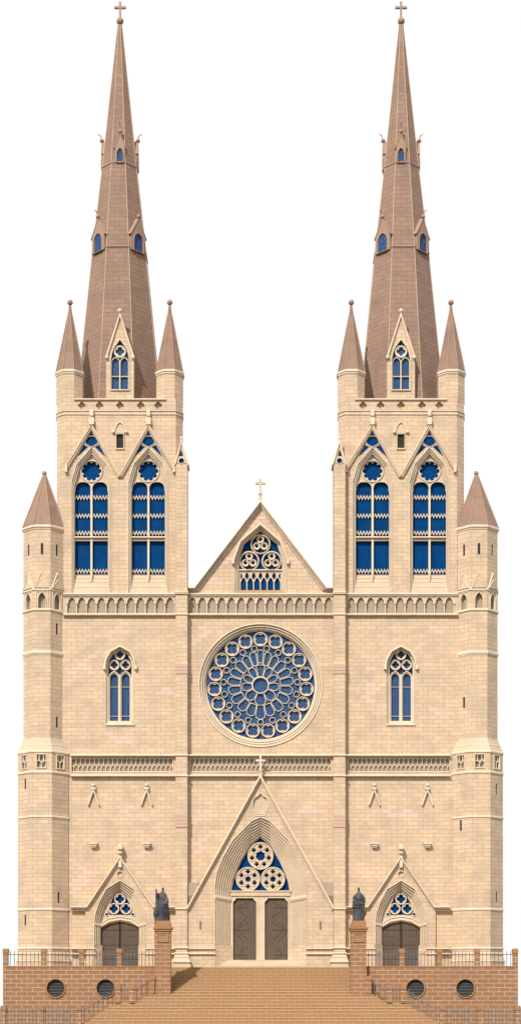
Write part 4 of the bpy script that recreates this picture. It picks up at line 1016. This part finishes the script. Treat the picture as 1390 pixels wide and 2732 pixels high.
# ================================================================== STATUES
def statue(cx, spec, arm, mitre, lab, capehem):
    y = -7.4; u = S*K(y)/8.88            # metres per pixel of the 8.88x enlargement
    zb = Z(2458,-7.4); x0 = X(cx, y)
    root = thing('bishop_statue', (x0, y, zb), lab, 'statue', 'bronze statues on pedestals')
    Cx = 385 if arm else 415
    NS = 56
    def R(px, h):                 # zoom px -> local
        return (px-Cx)*u, (958-h)*u
    rings = []
    H = [958,900,850,800,750,700,660,640,600,550,500,450,410,380,350,330,310,295,283,272,262]
    def side(h, k):
        for (h0,a),(h1,b) in zip(spec, spec[1:]):
            if h1 <= h <= h0:
                t = (h0-h)/(h0-h1); return a[k]+(b[k]-a[k])*t
        return spec[-1][1][k]
    b = MB()
    for h in H:
        l, r = side(h,0), side(h,1); xm, z = R((l+r)/2, h); hw = (r-l)/2*u
        dp = min(hw*.82, .42) if h > 330 else hw*.95
        low = max(0, min(1, (h-300)/500))
        ring = []
        for j in range(NS):
            a = 2*PI*j/NS
            fold = 1 + low*(.085*math.sin(11*a+h*.006)+.06*math.sin(17*a+1.3+h*.01)+.03*math.sin(29*a))
            ring.append(Vector((x0+xm+hw*math.sin(a)*(1+low*.02*math.sin(9*a)), y-dp*math.cos(a)*fold, zb+z)))
        rings.append(ring)
    # head on the neck
    hx, hz = R(388 if arm else 416, 235); hr = 29*u
    hrings = []
    for i in range(11):
        t = PI*i/10; ring = []
        for j in range(NS):
            a = 2*PI*j/NS; w = hr*(.98 if math.cos(t) > 0 else .86)*math.sin(t)
            zz = hr*1.32*math.cos(t); dx = w*math.sin(a)*.92; dy = -w*math.cos(a)*1.1
            fr = math.exp(-(((a+PI) % (2*PI)-PI)/.22)**2)
            q = -zz/hr
            nose = .26*fr*math.exp(-((q-.25)/.22)**2); chin = .16*math.exp(-(((a+PI) % (2*PI)-PI)/.5)**2)*math.exp(-((q-1.0)/.2)**2)
            mouth = -.06*fr*math.exp(-((q-.66)/.08)**2)
            eye = -.14*(math.exp(-((((a+PI) % (2*PI)-PI)-.42)/.2)**2)+math.exp(-((((a+PI) % (2*PI)-PI)+.42)/.2)**2))*math.exp(-((q+.02)/.16)**2)
            ear = .16*(math.exp(-((abs((a+PI) % (2*PI)-PI)-PI/2)/.12)**2))*math.exp(-((q-.1)/.28)**2)
            ring.append(Vector((x0+hx+dx*(1+ear), y+dy-(nose+chin+eye+mouth)*hr, zb+hz+zz)))
        hrings.append(ring)
    b.loft(rings, True); b.loft(hrings[::-1], True)
    def limb(pts, n=14):
        rr = []
        for k, (p, r) in enumerate(pts):
            d = (pts[min(k+1,len(pts)-1)][0]-pts[max(k-1,0)][0]).normalized(); uu = d.orthogonal().normalized(); ww = d.cross(uu)
            rr.append([p+(uu*math.cos(2*PI*j/n)+ww*math.sin(2*PI*j/n))*r for j in range(n)])
        b.loft(rr, True)
    def W(px, h, dy): a, z = R(px, h); return Vector((x0+a, y+dy, zb+z))
    if arm:                       # raised right arm in a hanging sleeve, open hand
        limb([(W(300,340,-.05),.17),(W(262,385,-.16),.165),(W(244,420,-.26),.135),(W(240,370,-.36),.085),(W(238,320,-.38),.06),(W(237,285,-.39),.045),(W(236,262,-.39),.05),(W(235,248,-.39),.045)])
        for k, (dx, ln) in enumerate(((-11,30),(-4,38),(3,40),(10,33))):
            limb([(W(236+dx,252,-.39),.017),(W(236+dx*1.1,252-ln*.55,-.40),.015),(W(236+dx*1.1,252-ln,-.385),.010)], 8)
        limb([(W(248,268,-.39),.02),(W(256,254,-.42),.016),(W(257,243,-.42),.011)], 8)
        # long hanging cope edge with a swinging hem
        limb([(W(262,395,-.1),.13),(W(255,500,-.12),.14),(W(250,620,-.14),.15),(W(240,720,-.15),.19),(W(222,800,-.14),.2),(W(215,850,-.1),.16),(W(235,940,-.06),.13)])
        limb([(W(470,440,-.1),.15),(W(488,520,-.2),.15),(W(462,560,-.36),.1),(W(430,575,-.46),.06)])
    else:
        limb([(W(520,430,-.08),.15),(W(535,520,-.18),.14),(W(500,560,-.34),.1),(W(465,575,-.44),.06)])
        limb([(W(318,430,-.08),.13),(W(305,520,-.18),.13),(W(340,575,-.34),.09),(W(390,585,-.44),.055)])
        limb([(W(505,600,-.36),.11),(W(515,700,-.34),.10),(W(535,780,-.26),.12),(W(538,830,-.2),.13),(W(520,880,-.2),.1)])
    # hands gathered at the waist
    hh = W(432,580,-.48) if arm else W(428,590,-.47)
    limb([(hh+Vector((.06,.05,0)),.05),(hh,.055),(hh+Vector((-.07,-.01,.0)),.042)])
    for k in range(4): limb([(hh+Vector((-.06,-.01,.035-.024*k)),.016),(hh+Vector((-.10,-.03,.03-.022*k)),.015),(hh+Vector((-.125+.008*k,.0,.022-.02*k)),.011)], 8)
    limb([(hh+Vector((-.02,-.03,.04)),.018),(hh+Vector((-.05,-.05,.065)),.014),(hh+Vector((-.07,-.05,.07)),.01)], 8)
    o = b.build('body', 'bronze', root, True)
    rm = o.modifiers.new('one_surface', 'REMESH'); rm.mode = 'VOXEL'; rm.voxel_size = .016; rm.use_smooth_shade = True
    # cape over the shoulders with a slanting lower hem
    m = MB(); rr = []
    hs = [i/10 for i in range(11)]
    for t in hs:
        ring = []
        for j in range(NS):
            a = 2*PI*j/NS; s = math.sin(a)
            hem = capehem[0]+(capehem[1]-capehem[0])*(s*.5+.5)
            h = 288+(hem-288)*t
            l, r = side(h,0), side(h,1)
            if arm: l = max(l, 262)
            xm, z = R((l+r)/2, h); hw = (r-l)/2*u+.035; dp = min(hw*.84,.46) if h > 330 else hw*.97
            fold = 1+t*(.035*math.sin(13*a+t*2)+.02*math.sin(23*a))
            ring.append(Vector((x0+xm+hw*s, y-dp*math.cos(a)*fold, zb+z)))
        rr.append(ring)
    inner = [[v+Vector(((x0-v.x)*.05, (y-v.y)*.05, 0)) for v in rg] for rg in rr[::-1]]
    m.loft(rr+inner, True, False); m.build('cape', 'bronze', root, True)
    # surplice hem: a band of cloth at the knees
    m = MB(); rr = []
    for h, e in ((505,.012),(580,.03),(640,.05),(668,.06),(668,.01)):
        l, r = side(h,0), side(h,1)
        if arm: l = max(l, 285)
        xm, z = R((l+r)/2, h); hw = (r-l)/2*u*.97+e
        rr.append([Vector((x0+xm+hw*math.sin(2*PI*j/NS), y-min(hw*.84,.46)*math.cos(2*PI*j/NS)*(1+.03*math.sin(26*2*PI*j/NS)), zb+z+.02*math.sin(7*2*PI*j/NS))) for j in range(NS)])
    m.loft(rr, True, False); m.build('surplice', 'bronze', root, True)
    # hat
    m = MB(); rr = []
    prof = ((0,.97),(.4,1.0),(.9,.96),(1.35,.86),(1.42,.45)) if not mitre else ((0,.97),(.45,1.06),(.85,.86),(1.25,.5),(1.6,.2),(1.75,.05))
    for t, w in prof:
        rr.append([Vector((x0+hx+hr*w*math.sin(2*PI*j/28)*.95, y-hr*w*(.62 if mitre and t > .5 else 1.05)*math.cos(2*PI*j/28), zb+hz+hr*(.62+t))) for j in range(28)])
    m.loft(rr, True); m.build('mitre' if mitre else 'cap', 'bronze', root, True)
statue(434.5, [(958,(228,552)),(850,(245,552)),(700,(255,530)),(600,(262,515)),(500,(265,508)),(400,(262,482)),(350,(268,466)),(320,(290,448)),(300,(325,430)),(285,(355,412)),(262,(366,408))], True, False,
       'dark bronze statue of a robed cleric in a flat cap raising one open hand', (395,500))
statue(956.8, [(958,(268,552)),(850,(268,550)),(700,(270,550)),(600,(272,556)),(500,(277,558)),(430,(282,556)),(400,(288,545)),(370,(312,525)),(340,(340,498)),(310,(366,470)),(290,(388,448)),(262,(396,440))], False, True,
       'dark bronze statue of a robed bishop in a pointed mitre with folded hands', (420,520))

# ================================================================== GROUND, WORLD, LIGHT, CAMERA
me = bpy.data.meshes.new('ground'); me.from_pydata([(-4000,-600,0),(4000,-600,0),(4000,6000,0),(-4000,6000,0)], [], [(0,1,2,3)]); me.materials.append(MT['ground'])
g = bpy.data.objects.new('ground', me); C.objects.link(g); g['kind'] = 'structure'

for o in bpy.data.objects:
    if '_w' in o: del o['_w']
SUN_EL, SUN_AZ = math.radians(43), math.radians(26)   # azimuth to the left of the viewer
d = Vector((math.sin(SUN_AZ)*math.cos(SUN_EL), math.cos(SUN_AZ)*math.cos(SUN_EL), -math.sin(SUN_EL)))
sl = bpy.data.lights.new('sun', 'SUN'); sl.energy = 4.8; sl.angle = math.radians(.6); sl.color = (1, .97, .91)
so = bpy.data.objects.new('sun', sl); C.objects.link(so); so.rotation_euler = d.to_track_quat('-Z', 'Y').to_euler(); so.location = (-40,-60,90)
w = bpy.data.worlds.new('World'); bpy.context.scene.world = w; w.use_nodes = True; nt = w.node_tree
bg = nt.nodes['Background']; sky = nt.nodes.new('ShaderNodeTexSky'); sky.sky_type = 'NISHITA'; sky.sun_disc = False
sky.sun_elevation = SUN_EL; sky.sun_rotation = math.radians(180)+SUN_AZ; sky.air_density = 2; sky.dust_density = 6
bg.inputs['Strength'].default_value = .015; nt.links.new(sky.outputs['Color'], bg.inputs['Color'])
bg2 = nt.nodes.new('ShaderNodeBackground'); bg2.inputs['Color'].default_value = (1,1,1,1); bg2.inputs['Strength'].default_value = .99   # bright even cloud veil
ad = nt.nodes.new('ShaderNodeAddShader'); nt.links.new(bg.outputs[0], ad.inputs[0]); nt.links.new(bg2.outputs[0], ad.inputs[1])
nt.links.new(ad.outputs[0], nt.nodes['World Output'].inputs['Surface'])
cam = bpy.data.cameras.new('camera'); co = bpy.data.objects.new('camera', cam); C.objects.link(co)
co.location = (0, -D, ZC); co.rotation_euler = (PI/2, 0, 0)
cam.sensor_fit = 'HORIZONTAL'; cam.sensor_width = 36; cam.lens = 36*D/(1390*S); cam.shift_y = (HP-1366)*S/(1390*S)
cam.clip_start = 1; cam.clip_end = 9000
sc = bpy.context.scene; sc.camera = co
sc.view_settings.view_transform = 'Standard'; sc.view_settings.look = 'None'; sc.view_settings.exposure = 0; sc.view_settings.gamma = 1
sc.render.engine = 'CYCLES'
